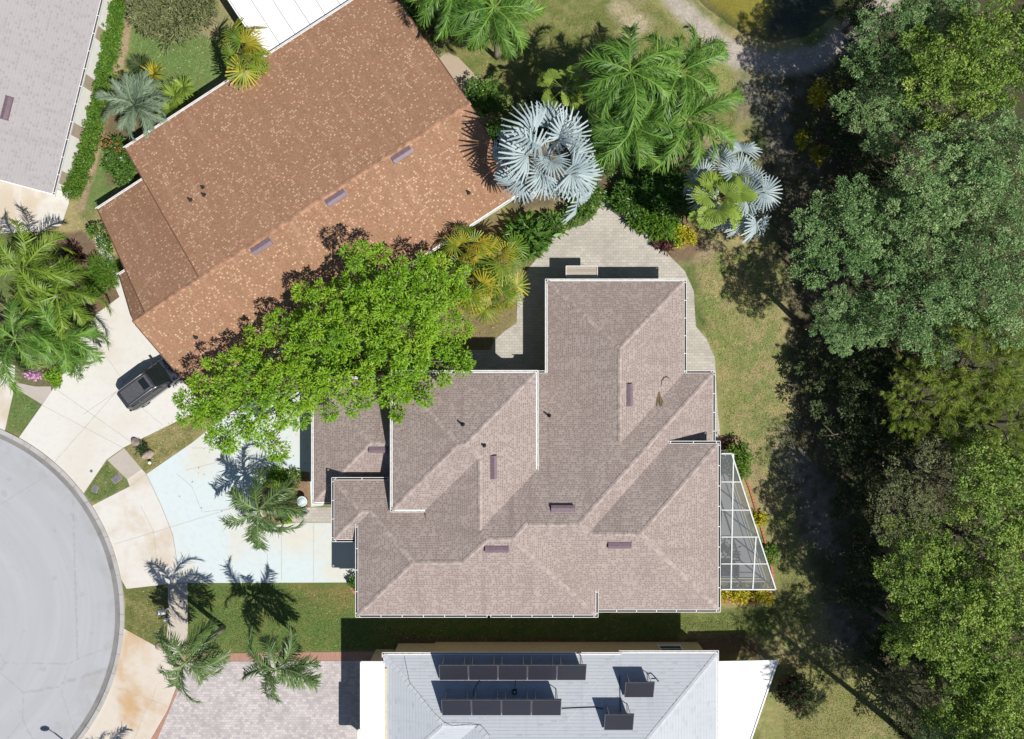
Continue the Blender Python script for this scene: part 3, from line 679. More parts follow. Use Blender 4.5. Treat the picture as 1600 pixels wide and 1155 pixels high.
    def eaves(s, fascia='white', soffit=True, rake='fascia_brown'):
        """eaves string per block: pairs like 'Ng' (gutter), 'Nw' (plain white trim), 'Nr' (rake board)"""
        g = MB(); f = MB(); so = MB()
        for i, b in enumerate(s.b):
            for k in range(0, len(b.eaves), 2):
                side, kind = b.eaves[k], b.eaves[k + 1]
                for (p, q, nrm) in s.eave_runs(b, side):
                    n = Vector((nrm[0], nrm[1], 0)); P_, Q_ = Vector(p), Vector(q); t_ = (Q_ - P_).normalized()
                    dz = Vector((0, 0, 1))
                    if kind == 'r':
                        ns = 12; rk = MB()
                        for m_ in range(ns):
                            u0, u1 = P_.lerp(Q_, m_ / ns), P_.lerp(Q_, (m_ + 1) / ns)
                            u0.z = b.z(min(max(u0.x, b.x0), b.x1), min(max(u0.y, b.y0), b.y1)); u1.z = b.z(min(max(u1.x, b.x0), b.x1), min(max(u1.y, b.y0), b.y1))
                            a0, a1 = u0 + n * 0.07, u1 + n * 0.07
                            rk.face([u0 + dz * 0.02, u1 + dz * 0.02, a1 + dz * 0.02, a0 + dz * 0.02]); rk.face([a0 + dz * 0.02, a1 + dz * 0.02, a1 - dz * 0.22, a0 - dz * 0.22])
                            rk.face([u0 - dz * 0.22, u1 - dz * 0.22, u1 + dz * 0.02, u0 + dz * 0.02])
                        s.mk(rk, 'rake_board', M[rake]); continue
                    def strip(mb, o0, z0, o1, z1, mi=0, e0=0.0, e1=0.0):
                        A, B = P_ - t_ * e0, Q_ + t_ * e1
                        mb.face([A + n * o0 + dz * z0, B + n * o0 + dz * z0, B + n * o1 + dz * z1, A + n * o1 + dz * z1], mi=mi)
                    strip(f, 0.0, -0.02, 0.0, -0.26)
                    if kind == 'w':                                     # boxed white trim
                        strip(f, -0.02, 0.022, 0.045, 0.016); strip(f, 0.045, 0.016, 0.05, -0.05, 1); strip(f, 0.05, -0.05, 0.105, -0.05, 1); strip(f, 0.105, -0.05, 0.11, 0.0, 1)
                        strip(f, 0.11, 0.0, 0.145, 0.0, 0, 0.14, 0.14); strip(f, 0.145, 0.0, 0.14, -0.15, 0, 0.14, 0.14); strip(f, 0.14, -0.15, 0.0, -0.26)
                    else:                                               # open gutter: floor, outer lip, straps
                        strip(g, 0.005, -0.13, 0.13, -0.13, 1, 0.0, 0.0); strip(g, 0.13, -0.13, 0.135, 0.0, 1)
                        strip(g, 0.135, 0.0, 0.168, 0.0, 0, 0.165, 0.165); strip(g, 0.175, 0.0, 0.165, -0.14, 0, 0.17, 0.17); strip(g, 0.165, -0.14, 0.0, -0.14, 0)
                        strip(g, 0.0, -0.13, 0.0, 0.0, 1); strip(f, -0.01, 0.02, 0.022, 0.012)
                        L = (Q_ - P_).length; ns = max(1, int(L / 1.22))
                        for m_ in range(ns + 1):
                            u = P_ + t_ * (0.12 + (L - 0.24) * m_ / ns); g.bar(u + n * 0.0 + dz * 0.004, u + n * 0.165 + dz * 0.004, 0.042, 0.012)
                        for u in (P_, Q_): g.bar(u + n * 0.0 - dz * 0.065, u + n * 0.165 - dz * 0.065, 0.012, 0.13)
            if soffit:
                hmin = min(b.z(*c) for c in b.poly); z = hmin - 0.2 - 0.004 * i
                so.face([(x, y, z) for x, y in reversed(b.poly)])
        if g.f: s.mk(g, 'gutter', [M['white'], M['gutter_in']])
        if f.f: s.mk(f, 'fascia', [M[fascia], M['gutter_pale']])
        if so.f: s.mk(so, 'soffit', M['soffit'])
    def on_roof_frame(s, x, y):
        """matrix whose z is the roof normal and x runs along the eave"""
        e = 0.05; z = s.top(x, y); gx = (s.top(x + e, y) - s.top(x - e, y)) / (2 * e); gy = (s.top(x, y + e) - s.top(x, y - e)) / (2 * e)
        nz = Vector((-gx, -gy, 1)).normalized(); up = Vector((gx, gy, gx * gx + gy * gy)); up = up.normalized() if up.length > 1e-6 else Vector((0, 1, 0))
        xa = up.cross(nz).normalized()
        return Matrix((xa, up, nz)).transposed(), Vector((x, y, z))
    def ridge_vent(s, px, py, parent, L=1.45, w=0.40, mat='vent'):
        x, y, z = s.px(px, py); fr, c = s.on_roof_frame(x, y); mb = MB()
        prof = [(-w / 2, 0.0), (-w / 2, 0.14), (-w / 2 + 0.03, 0.2), (0.02, 0.2), (w / 2, 0.05), (w / 2, 0.0)]    # hood: gentle uphill back, steep lower face
        T = lambda q: c + fr @ Vector(q)
        for a, b in zip(prof, prof[1:]):
            mb.face([T((-L / 2, a[0], a[1])), T((L / 2, a[0], a[1])), T((L / 2, b[0], b[1])), T((-L / 2, b[0], b[1]))][::-1])
        mb.face([T((-L / 2, a[0], a[1])) for a in prof]); mb.face([T((L / 2, a[0], a[1])) for a in prof][::-1])
        for sx in (-1, 1): mb.face([T((sx * L / 2, -w / 2 - .04, .004)), T((sx * (L / 2 + .05), -w / 2 - .04, .004)), T((sx * (L / 2 + .05), w / 2 + .05, .004)), T((sx * L / 2, w / 2 + .05, .004))])
        return s.mk(mb, 'roof_vent', M[mat], parent)
    def pipe(s, px, py, parent, h=0.4, r=0.06, mat='pipe'):
        x, y, z = s.px(px, py); mb = MB(); mb.lathe((x, y, z - 0.1), [(r * 2.6, 0.08), (r * 1.9, 0.13), (r * 1.02, 0.2), (r, 0.1 + h), (r * 0.75, 0.1 + h), (r * 0.75, h * 0.6)], 12)
        return s.mk(mb, 'vent_pipe', M[mat], parent)
def b_other(p, q, pl): return q if pl is p else p

def window(hs, x, y, nrm, w, h, zc, name='window'):
    """framed window on a wall: nrm is the outward direction in the local frame"""
    n = Vector((nrm[0], nrm[1], 0)); t_ = Vector((-nrm[1], nrm[0], 0)); c = Vector((x, y, zc)); mb = MB()
    def bx(mb, o, du, dz, su, sz, d, mi=0):
        q = c + t_ * du + n * o + Vector((0, 0, dz)); mb.box(q, (d, su, sz), rz=math.atan2(nrm[1], nrm[0]), mi=mi)
    for sd in (-1, 1): bx(mb, 0.03, sd * (w / 2 - 0.04), 0, 0.08, h, 0.06); bx(mb, 0.03, 0, sd * (h / 2 - 0.04), w - 0.16, 0.08, 0.06)
    bx(mb, 0.026, 0, 0, w - 0.16, 0.05, 0.045)
    o = hs.mk(mb, name, M['white']); g = MB(); bx(g, 0.012, 0, 0, w - 0.15, h - 0.15, 0.02); hs.mk(g, 'pane', M['glass'], o)
    sl = MB(); bx(sl, 0.07, 0, -h / 2 - 0.03, w + 0.1, 0.06, 0.14); hs.mk(sl, 'sill', M['white'], o); return o
def panel_door(hs, x, y, nrm, w, h, name, mat, rows):
    n = Vector((nrm[0], nrm[1], 0)); t_ = Vector((-nrm[1], nrm[0], 0)); mb = MB(); rz = math.atan2(nrm[1], nrm[0])
    mb.box(Vector((x, y, h / 2)) + n * 0.02, (0.04, w, h), rz=rz)
    for r_ in range(rows):
        for k in range(max(1, int(w / 0.6))):
            nn = max(1, int(w / 0.6)); mb.box(Vector((x, y, (r_ + 0.5) * h / rows)) + n * 0.045 + t_ * ((k + 0.5) / nn - 0.5) * w, (0.02, w / nn - 0.1, h / rows - 0.1), rz=rz)
    return hs.mk(mb, name, M[mat])

# ---- tan house in the middle
m = 0.45
tan = House('tan_house', 'large house with a tan pink shingled hip roof of many ridges in the middle', [
    Block(-7.68, 1.56, -9.01, -0.185, [plN(-0.185, 5.6, m), plE(1.56, 5.6, m), plW(-7.68, 5.6, m), plS(-9.01, 5.6, m)], 'NwEwWwSw'),
    Block(-5.556, 1.56, -12.5, -5.0, [plW(-5.556, 5.6, m), plE(1.56, 5.6, m), plS(-15.93, 5.0, m)], ''),
    Block(-10.0, -1.5, -15.93, -7.23, [plS(-15.93, 5.0, m), plW(-10.0, 5.0, m), plN(-7.23, 4.5, m)], 'SgWg'),
    Block(-3.6, 5.44, -15.93, -9.0, [plS(-15.93, 5.0, m), plE(5.44, 5.0, m), plN(-0.24, 2.8, m), plW(-5.556, 5.6, m)], 'SgEg', ecl={'S': (-1.5, 5.44)}),
    Block(-1.9, 13.58, -15.7, -0.24, [plN(-0.24, 2.8, m), plE(13.58, 2.8, m), plS(-15.8, 4.3, m)], 'NgEg'),
    Block(4.0, 13.55, -15.8, -4.86, [plN(-4.86, 4.3, m), plE(13.55, 4.3, m), plS(-15.8, 4.3, m)], 'NgEgSg'),
    Block(2.38, 11.63, -6.0, 5.99, [plN(5.99, 2.8, m), plE(11.63, 2.8, m), plW(2.38, 2.8, m)], 'NwWwEg'),
    Block(-11.66, -8.0, -11.13, -7.23, [plN(-7.23, 4.5, m), plW(-11.66, 4.5, m), plS(-11.13, 4.5, m)], 'NgWgSg'),
    Block(-13.40, -7.5, -8.96, -0.6, [plN(-0.6, 2.9, m), plW(-13.40, 2.9, m), plS(-8.96, 2.9, m)], 'NwWwSw'),
], base=(0.0, -6.0))
rf = tan.roof(M['roof_tan']); tan.ridges(M['ridge_tan'], rf); tan.walls(M['cream']); tan.eaves()
for q in ((771, 730), (983, 617), (879, 795), (776, 857), (968, 851), (594, 702)): tan.ridge_vent(*q, rf)
for q, h in (((723, 664), 0.5), ((756, 696), 0.32), ((858, 650), 0.5)): tan.pipe(*q, rf, h)
panel_door(tan, -9.54, -12.9, (-1, 0), 4.9, 2.3, 'garage_door', 'white', 4)
panel_door(tan, -11.2, -9.2, (-1, 0), 1.1, 2.3, 'front_door', 'tan_wall', 3)
for x, y, nr, w, h, z in ((-12.9, -3.0, (-1, 0), 1.6, 1.4, 1.5), (-12.9, -6.3, (-1, 0), 1.6, 1.4, 1.5), (7.0, 5.56, (0, 1), 2.4, 1.9, 1.2), (2.80, 2.5, (-1, 0), 1.4, 1.3, 1.5), (11.22, 3.2, (1, 0), 1.4, 1.3, 1.5), (11.22, 0.8, (1, 0), 1.0, 1.0, 1.6),
                        (-3.5, -0.6, (0, 1), 1.6, 1.4, 1.5), (-3.5, -0.6, (0, 1), 1.6, 1.4, 4.0), (0.2, -15.46, (0, -1), 1.6, 1.4, 1.6), (8.5, -15.35, (0, -1), 1.8, 1.4, 1.6), (-5.5, -15.48, (0, -1), 1.2, 1.2, 1.7)):
    window(tan, x, y, nr, w, h, z)

# ---- brown house, turned 33 degrees
a33 = R(33.0)
hr = 5.6; ridge = 15.82
def gable(x0, x1, yS, hS, yN, hN, eaves, over=0.4):
    mS = (hr - hS) / (ridge - yS); mN = (hr - hN) / (yN - ridge)
    return Block(x0, x1, yS, yN, [plS(yS, hS, mS), plN(yN, hN, mN)], eaves, over)
brown = House('brown_house', 'house with a big brown speckled gable roof turned at an angle to the others', [
    gable(-13.6, 7.0, 9.69, 3.0, 26.5, 3.4, 'SwNwErWr'),
    gable(-17.75, -13.6, 9.69, 3.0, 24.6, 2.25, 'SwNwWr'),
    gable(-18.7, -17.75, 9.69, 3.0, 19.75, 3.0, 'NwWrSw'),
], rz=a33, base=(-6.0, 17.0))
rf = brown.roof(M['roof_brown']); brown.ridges(M['ridge_brown'], rf, 0.33, 0.16); brown.walls(M['tan_wall']); brown.eaves()
for q in ((628, 242), (525, 309), (409, 385)): brown.ridge_vent(*q, rf, 1.4, 0.5)
for q, h in (((298, 313), 0.35), ((319, 305), 0.3), ((317, 293), 0.25), ((732, 301), 0.35), ((306, 527), 0.3)): brown.pipe(*q, rf, h)
mb = MB(); z = 2.72                                                      # flat aluminium roof over the lanai
mb.boxz(-2.4, 6.2, 26.85, 31.9, z, z + 0.09)
for x in np.arange(-2.4, 6.3, 1.22): mb.boxz(x - 0.02, x + 0.02, 26.86, 31.88, z + 0.09, z + 0.115, mi=1)
lr = brown.mk(mb, 'lanai_roof', [M['white_roof'], M['alu']])
mb = MB(); mb.boxz(-2.52, -2.42, 26.8, 32.0, z - 0.08, z + 0.13); mb.boxz(-2.5, 6.2, 31.92, 32.04, z - 0.08, z + 0.12); brown.mk(mb, 'gutter', M['white'], lr)
mb = MB()
for x in (-2.3, 0.5, 3.3, 6.0): mb.boxz(x - 0.05, x + 0.05, 31.75, 31.85, 0, z)
brown.mk(mb, 'post', M['white'], lr)
panel_door(brown, -18.3, 12.8, (-1, 0), 4.8, 2.2, 'garage_door', 'white', 4)
for x, y, nr in ((-8, 26.23, (0, 1)), (-4, 26.23, (0, 1)), (-3.0, 10.09, (0, -1)), (-8.0, 10.09, (0, -1)), (3.0, 10.09, (0, -1)), (6.6, 20.5, (1, 0)), (6.6, 13.5, (1, 0))): window(brown, x, y, nr, 1.5, 1.3, 1.5)

# ---- grey mauve house at the left edge
pa, pb = P(157.5, 0, 3.0), P(82, 303, 3.0); aL = math.atan2(pa[1] - pb[1], pa[0] - pb[0])        # direction of its eave
left = House('grey_house', 'house with a grey mauve shingled roof and white walls at the left edge', [
    Block(0.0, 26.0, 0.0, 16.0, [plS(0.0, 3.0, 0.3), plN(16.0, 3.0, 0.3)], 'SgWr', 0.55)], rz=aL, org=pb, base=(13.0, 8.0))
rf = left.roof(M['roof_mauve']); left.ridges(M['ridge_mauve'], rf); left.walls(M['white_wall'], n=2); left.eaves(rake='white')
left.ridge_vent(11, 169, rf, 1.5, 0.5)
for k in range(8):
    mb = MB(); x = 0.9 + k * 3.45; mb.boxz(x, x + 0.85, 0.49, 0.548, 0.0, 2.95); left.mk(mb, 'wall_pier', M['tan_wall'])

# ---- pale roofed house at the bottom with solar collectors
ms = 0.35; yE = P(0, 1023, 3.6)[1]; yE2 = P(0, 1020.5, 3.6)[1]
xw = P(600, 0, 3.6)[0]; xe = P(970, 0, 3.6)[0]; xe2 = P(1120, 0, 3.6)[0]
pale = House('pale_roofed_house', 'house with a pale blue grey roof and black solar collectors along the bottom edge', [
    Block(xw, xw + 13.0, yE - 8.2, yE, [plN(yE, 3.6, ms), plW(xw, 3.6, ms), plS(yE - 8.2, 3.6, ms), plE(xw + 16, 3.6, ms)], 'NwWw'),
    Block(-6.4, xe, yE - 20, yE, [plN(yE, 3.6, ms), plE(xe, 3.6, ms), plW(-6.4, 3.6, ms), plS(yE - 20, 3.6, ms)], 'NwEw', ecl={'N': (xw + 13.0, xe)}),
    Block(-5.9, xe2, yE2 - 19, yE2, [plN(yE - 0.02, 3.6, ms), plE(xe2, 3.6, ms), plS(yE2 - 19, 3.6, ms), plW(-6, 3.6, ms)], 'NwEw', ecl={'N': (xe + 0.02, xe2)}),
], base=(2.0, -27.0))
rf = pale.roof(M['roof_pale']); pale.ridges(M['ridge_pale'], rf, 0.35, 0.17); pale.walls(M['cream']); pale.eaves()
def flat_roof(hs, pts, z, name, rim=True):
    q = [P(a, b, z) for a, b in pts]; mb = MB(); mb.prism(q, z - 0.16, z)
    o = hs.mk(mb, name, M['white_roof']); mb = MB()
    for a, b in zip(q, q[1:] + q[:1]): mb.bar((*a, z + 0.02), (*b, z + 0.02), 0.09, 0.1)
    hs.mk(mb, 'roof_edging', M['white'], o)
    if not rim: return o
    mb = MB()
    cx_, cy_ = sum(a[0] for a in q) / len(q), sum(a[1] for a in q) / len(q)
    for a in q: u = (a[0] + (cx_ - a[0]) * 0.14, a[1] + (cy_ - a[1]) * 0.14); mb.bar((*u, 0), (*u, z - 0.1), 0.09)
    hs.mk(mb, 'post', M['white'], o); return o
fw = flat_roof(pale, [(564, 1034), (600, 1034), (600, 1210), (560, 1210), (560, 1140), (564, 1140)], 3.9, 'flat_roof', False)
mb = MB(); q_ = [P(a, b, 3.9) for a, b in ((572, 1046), (604, 1046), (604, 1206), (572, 1206))]; mb.prism(q_, 0.0, 3.74); pale.mk(mb, 'wall', M['cream'])
fe = flat_roof(pale, [(1122, 1034), (1215, 1032), (1170, 1165), (1155, 1210), (1122, 1210)], 2.7, 'lanai_roof')
window(pale, 2.6, pale.b[0].y1 - 0.46, (0, 1), 1.2, 0.6, 1.7); window(pale, 11.0, pale.b[2].y1 - 0.46, (0, 1), 1.6, 1.2, 1.5)
def collector(x0, x1, ytop, ybot, ztop, zbot):
    """one solar collector: slanted glazed box on two struts, its frame and feet"""
    L = math.hypot(ytop - ybot, ztop - zbot); d = Vector((0, ytop - ybot, ztop - zbot)) / L; n = Vector((0, -d.z, d.y)); a = Vector((0, ybot, zbot))
    def q(x, u, o): return (x, *(a + d * u + n * o)[1:])
    def slab(mb, xa, xb, u0, u1, o0, o1):
        c = [q(x, u, o) for o in (o0, o1) for u in (u0, u1) for x in (xa, xb)]
        for idx in ((0, 2, 3, 1), (4, 5, 7, 6), (0, 1, 5, 4), (2, 6, 7, 3), (0, 4, 6, 2), (1, 3, 7, 5)):
            mb.face([c[i] for i in idx], uv=[((c[i][0]), ((0 if i in (0, 1, 4, 5) else L))) for i in idx])
    mb = MB(); slab(mb, x0 + 0.03, x1 - 0.03, 0.03, L - 0.03, 0.0, 0.08); o = pale.mk(mb, 'solar_panel', M['panel'])
    f = MB(); slab(f, x0, x0 + 0.035, 0, L, -0.01, 0.095); slab(f, x1 - 0.035, x1, 0, L, -0.01, 0.095); slab(f, x0 + 0.036, x1 - 0.036, 0, 0.03, -0.01, 0.095); slab(f, x0 + 0.036, x1 - 0.036, L - 0.03, L, -0.01, 0.095)
    pale.mk(f, 'panel_frame', M['panel_trim'], o)
    for x in (x0 + 0.25, x1 - 0.25):
        b = MB(); b.bar((x, ytop, ztop - 0.02), (x, ytop + 0.12, pale.top(x, ytop - 0.05) - 0.05), 0.035); b.bar((x, ybot + 0.05, zbot), (x, ytop + 0.15, pale.top(x, ytop - 0.05) + 0.02), 0.03)
        pale.mk(b, 'bracket', M['alu'], o)
def rack(pxl, pxr, pyt, pyb, n, rise):
    ht = 5.0
    for _ in range(8):
        xb, yb = P(pxl, pyb, ht); zb = pale.top(xb, yb) + 0.1; ht = zb
    zt = pale.top(xb, yb) + 0.1 + rise - 0.3
    for _ in range(4): xt, yt = P(pxl, pyt, zt)
    xl = P(pxl, pyt, (zt + zb) / 2)[0]; xr = P(pxr, pyt, (zt + zb) / 2)[0]; w = (xr - xl) / n
    for k in range(n): collector(xl + k * w + 0.012, xl + (k + 1) * w - 0.012, yt, yb, zt, zb)
rack(686, 916, 1038, 1061, 5, 1.0); rack(690, 877, 1092, 1116, 4, 1.0); rack(976, 1022, 1065, 1088, 1, 0.85); rack(944, 990, 1115, 1139, 1, 0.85)
def roof_line(pts, r=0.018, name='cable', mat='black'):
    q = []
    for (ax, ay), (bx, by) in zip(pts[:-1], pts[1:]):
        for k in range(6):
            x, y, z = pale.px(ax + (bx - ax) * k / 6, ay + (by - ay) * k / 6); q.append((x, y, z + 0.03))
    mb = MB(); mb.tube(q, r, 5); pale.mk(mb, name, M[mat])
roof_line([(878, 1107), (900, 1106), (930, 1105), (945, 1108)], 0.03, 'pipe'); roof_line([(968, 1056), (969, 1095), (969, 1116)], 0.025, 'pipe')
roof_line([(632, 1026), (640, 1066), (680, 1115), (694, 1128), (707, 1134), (735, 1131), (752, 1133), (768, 1152)], 0.012)
roof_line([(750, 1062), (741, 1076), (739, 1088)], 0.02); roof_line([(806, 1062), (804, 1078), (803, 1090)], 0.014)
x, y, z = pale.px(804, 1080); mb = MB(); mb.box((x, y, z + 0.08), (0.28, 0.28, 0.16)); mb.box((x, y, z + 0.17), (0.12, 0.12, 0.02), mi=1); pale.mk(mb, 'junction_box', [M['black'], M['white']])
x, y, z = pale.px(1028, 1060); mb = MB(); mb.tube([(x - .5, y + .1, z + .3), (x - .2, y + .12, z + .35), (x, y - .1, z + .2), (x, y - .2, z)], 0.04, 8); pale.mk(mb, 'pipe', M['black'])

# ---- screened pool enclosure on the east wall of the tan house
cage = empty('screen_enclosure', (*P(1160, 830), 0.0), 'white framed mesh screen enclosure on the right side of the tan house', 'screen enclosure'); coff = tuple(cage.location)
zc = 3.0
A, B, C_, D = P(1127, 709, zc), P(1143, 709, zc), P(1212, 921, zc), P(1127, 921, zc)
fr = MB()
def at(f_, yv):   # x of the outer edge at a given y
    s_ = (yv - B[1]) / (C_[1] - B[1]); return B[0] + s_ * (C_[0] - B[0])
for a, b in ((A, B), (B, C_), (C_, D)): fr.bar((*a, zc), (*b, zc), 0.085, 0.12); fr.bar((*a, 0.08), (*b, 0.08), 0.05, 0.12); fr.bar((*a, 1.0), (*b, 1.0), 0.05)
rows = [P(0, v, zc)[1] for v in (753, 797, 839, 881)]
for yv in rows:
    fr.bar((A[0], yv, zc), (at(0, yv), yv, zc), 0.065, 0.1); fr.bar((at(0, yv), yv, 0), (at(0, yv), yv, zc), 0.07)
fr.bar((P(1146, 0, zc)[0], A[1], zc + .002), (P(1142, 0, zc)[0], D[1], zc + .002), 0.08, 0.08)
xm = P(1181, 0, zc)[0]; fr.bar((xm, rows[2], zc + .003), (P(1176, 0, zc)[0], D[1], zc + .003), 0.08, 0.08)
for q in (A, B, C_, D, ((C_[0] + D[0]) / 2, C_[1])): fr.bar((*q, 0), (*q, zc), 0.08)
fr.build('frame', M['cage_white'], cage, off=coff)
t = NT('screen_mesh', 0.8, 0.1); tr = t.n('ShaderNodeBsdfTransparent'); mx = t.n('ShaderNodeMixShader'); mx.inputs[0].default_value = 0.45
t.b.inputs['Base Color'].default_value = (0.19, 0.21, 0.225, 1); t.l(tr.outputs[0], mx.inputs[1]); t.l(t.b.outputs[0], mx.inputs[2]); t.l(mx.outputs[0], t.t.nodes['Material Output'].inputs[0]); M['mesh'] = t.m
sc = MB(); sc.face([(*D, zc - .01), (*C_, zc - .01), (*B, zc - .01), (*A, zc - .01)])
for a, b in ((A, B), (B, C_), (C_, D)): sc.face([(*a, 0.02), (*b, 0.02), (*b, zc - .01), (*a, zc - .01)])
sc.build('screen', M['mesh'], cage, off=coff)
M['deck'] = concrete('lanai_deck', (0.40, 0.41, 0.41, 1), (0.33, 0.34, 0.34, 1), 0.4)
mb = MB(); mb.face([(A[0] - .2, D[1] + .02, 0.032), (C_[0], D[1] + .02, 0.032), (B[0], B[1], 0.032), (A[0] - .2, A[1], 0.032)]); tag(mb.build('patio', M['deck']), kind='structure')
# ---------------------------------------------------------------- plants
def unit(v): return v / (np.linalg.norm(v, axis=1, keepdims=True) + 1e-9)
def leaf_quads(c, axis, nrm, L, Wd, tone, fold=0.25):
    """diamond leaves: base, left, tip, right"""
    axis = unit(axis); side = unit(np.cross(axis, nrm)); nrm = np.cross(side, axis)
    L = L[:, None]; Wd = Wd[:, None]
    b = c; l = c + axis * L * 0.45 + side * Wd * 0.5 + nrm * Wd * fold; r = c + axis * L * 0.45 - side * Wd * 0.5 + nrm * Wd * fold; tp = c + axis * L - nrm * L * 0.12
    v = np.stack([b, r, tp, l], 1).reshape(-1, 3); n = len(c)
    return v, np.arange(n * 4).reshape(n, 4), np.repeat(tone, 4)
def leaf_cloud(lobes, seed, per_m2=9.0, leaves=16, ll=0.2, lw=0.1, tr=0.36, low=-0.35, up=0.5, flat=0.75, fill=0.25, bump=0.22):
    """leaves in tufts over the skin (and a little of the inside) of a set of lobes (x, y, z, rx, ry, rz)"""
    g = np.random.default_rng(seed); Cs = []; Ax = []; Nn = []; Tn = []
    for (x, y, z, rx, ry, rz) in lobes:
        nT = max(4, int(per_m2 * 4 * math.pi * ((rx * ry + rx * rz + ry * rz) / 3) * 0.62))
        d = unit(g.normal(size=(nT * 3, 3))); d = d[d[:, 2] > low][:nT]; nT = len(d)
        r = np.where(g.random(nT) < fill, g.uniform(0.35, 0.85, nT), g.uniform(0.86, 1.06, nT))
        r = r * (1 + bump * np.sin(d[:, 0] * 5.1 + seed + x) * np.cos(d[:, 1] * 4.3 - y) + bump * 0.6 * np.sin(d[:, 2] * 7 + x * 2))
        tc = np.stack([x + d[:, 0] * rx * r, y + d[:, 1] * ry * r, z + d[:, 2] * rz * r], 1)
        keep = g.random(nT) > 0.1; tc = tc[keep]; d = d[keep]; nT = len(tc)
        size = g.uniform(0.6, 1.25, nT) * tr; tt = g.normal(0, 0.16, nT)
        k = leaves; o = unit(g.normal(size=(nT, k, 3)).reshape(-1, 3)).reshape(nT, k, 3)
        o[:, :, 2] *= flat; rr = g.random((nT, k, 1)) ** 0.5
        c = tc[:, None, :] + o * rr * size[:, None, None]
        ax = o * 0.8 + d[:, None, :] * 0.5 + g.normal(0, 0.35, (nT, k, 3)); ax[:, :, 2] += 0.05
        nn = g.normal(0, 0.45, (nT, k, 3)); nn[:, :, 2] += up + 0.5
        Cs.append(c.reshape(-1, 3)); Ax.append(ax.reshape(-1, 3)); Nn.append(nn.reshape(-1, 3)); Tn.append((0.5 + tt[:, None] + g.normal(0, 0.16, (nT, k))).reshape(-1))
    c = np.vstack(Cs); n = len(c); L = ll * g.uniform(0.65, 1.3, n)
    return leaf_quads(c, np.vstack(Ax), np.vstack(Nn), L, L * lw / ll, np.clip(np.concatenate(Tn), 0, 1))
def clumps_on(lobes, r, seed, gap=1.5, low=-0.15, tries=420, jit=0.35, cap=700):
    """clump centres scattered over the lobes, never closer than gap * r"""
    g = random.Random(seed); out = []
    for (x, y, z, rx, ry, rz) in lobes:
        n = int(tries * (rx * ry) / 2.0) + 14
        for _ in range(n):
            if len(out) >= cap: break
            a = g.uniform(0, 6.2832); h = g.uniform(low, 1.0); q = math.sqrt(max(0.0, 1 - h * h)); j = 1 + g.uniform(-jit, jit * .6)
            p = (x + q * math.cos(a) * rx * j, y + q * math.sin(a) * ry * j, z + h * rz * j); rr = r * g.uniform(.6, 1.3)
            if all((p[0] - c[0]) ** 2 + (p[1] - c[1]) ** 2 + (p[2] - c[2]) ** 2 > (gap * (rr + c[3]) / 2) ** 2 for c in out):
                out.append((*p, rr, q * math.cos(a), q * math.sin(a), h))
    return out
def rosettes(cl, seed, dens=300, ll=0.24, lw=0.09, flat=0.6, deep=0.55, droop=0.25):
    """each clump is a dome of leaves radiating from its middle"""
    g = np.random.default_rng(seed); Cs = []; Ax = []; Nn = []; Tn = []
    for (x, y, z, r, nx_, ny_, nz_) in cl:
        n = max(14, int(dens * r * r)); d = unit(g.normal(size=(n, 3)) * np.array([1, 1, .75]) + np.array([nx_ * .35, ny_ * .35, .75]))
        lump = 1 + .28 * np.sin(d[:, 0] * 6 + x * 3) * np.cos(d[:, 1] * 5 + y * 3)
        u = (deep + (1 - deep) * g.random(n) ** .6) * lump
        Cs.append(np.array([x, y, z]) + d * (u * r)[:, None] * np.array([1, 1, flat]))
        ax = d + g.normal(0, .4, (n, 3)); ax[:, 2] -= droop; Ax.append(ax)
        nn = g.normal(0, .4, (n, 3)) + np.array([0, 0, 1.0]) + d * .35; Nn.append(nn)
        Tn.append(.5 + g.normal(0, .13) + g.normal(0, .15, n))
    c = np.vstack(Cs); n = len(c); L = ll * g.uniform(.65, 1.3, n)
    return leaf_quads(c, np.vstack(Ax), np.vstack(Nn), L, L * lw / ll, np.clip(np.concatenate(Tn), 0, 1))
def clump_mesh(name, lobes, seed, mat, r=0.55, gap=1.5, inner=None, **k):
    v, q, t_ = rosettes(clumps_on(lobes, r, seed, gap), seed + 1, **k)
    if inner:
        v2, q2, t2 = leaf_cloud([(x, y, z - rz * .3 - .55, rx * .9, ry * .9, rz * .75) for x, y, z, rx, ry, rz in lobes], seed + 2, **inner); q = np.vstack([q, q2 + len(v)]); v = np.vstack([v, v2]); t_ = np.concatenate([t_, t2])
    return np_mesh(name, v, q, mat, t_)
def cloud_mesh(name, lobes, seed, mat, **k):
    v, q, t_ = leaf_cloud(lobes, seed, **k); return np_mesh(name, v, q, mat, t_)

def ramp3(a, b, c): return [(*a, 1), (*b, 1), (*c, 1)]
M['leaf_bright'] = leafmat('bright_green_leaf', ramp3((0.08, 0.205, 0.012), (0.175, 0.355, 0.016), (0.32, 0.49, 0.03)), 0.5, 0.2, (0.40, 0.62, 0.02, 1))
M['leaf_oak'] = leafmat('grey_green_oak_leaf', ramp3((0.065, 0.145, 0.04), (0.165, 0.295, 0.10), (0.37, 0.50, 0.21)), 0.45, 0.14, (0.30, 0.44, 0.10, 1))
M['leaf_mid'] = leafmat('mid_green_leaf', ramp3((0.07, 0.15, 0.02), (0.195, 0.32, 0.045), (0.42, 0.51, 0.10)), 0.5, 0.17, (0.28, 0.42, 0.06, 1))
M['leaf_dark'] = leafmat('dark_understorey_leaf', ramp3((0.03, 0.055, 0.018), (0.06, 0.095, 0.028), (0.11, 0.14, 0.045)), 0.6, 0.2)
M['leaf_pine'] = leafmat('yellow_green_pine_needles', ramp3((0.09, 0.15, 0.02), (0.17, 0.25, 0.03), (0.29, 0.34, 0.06)), 0.5, 0.25, (0.4, 0.5, 0.05, 1))
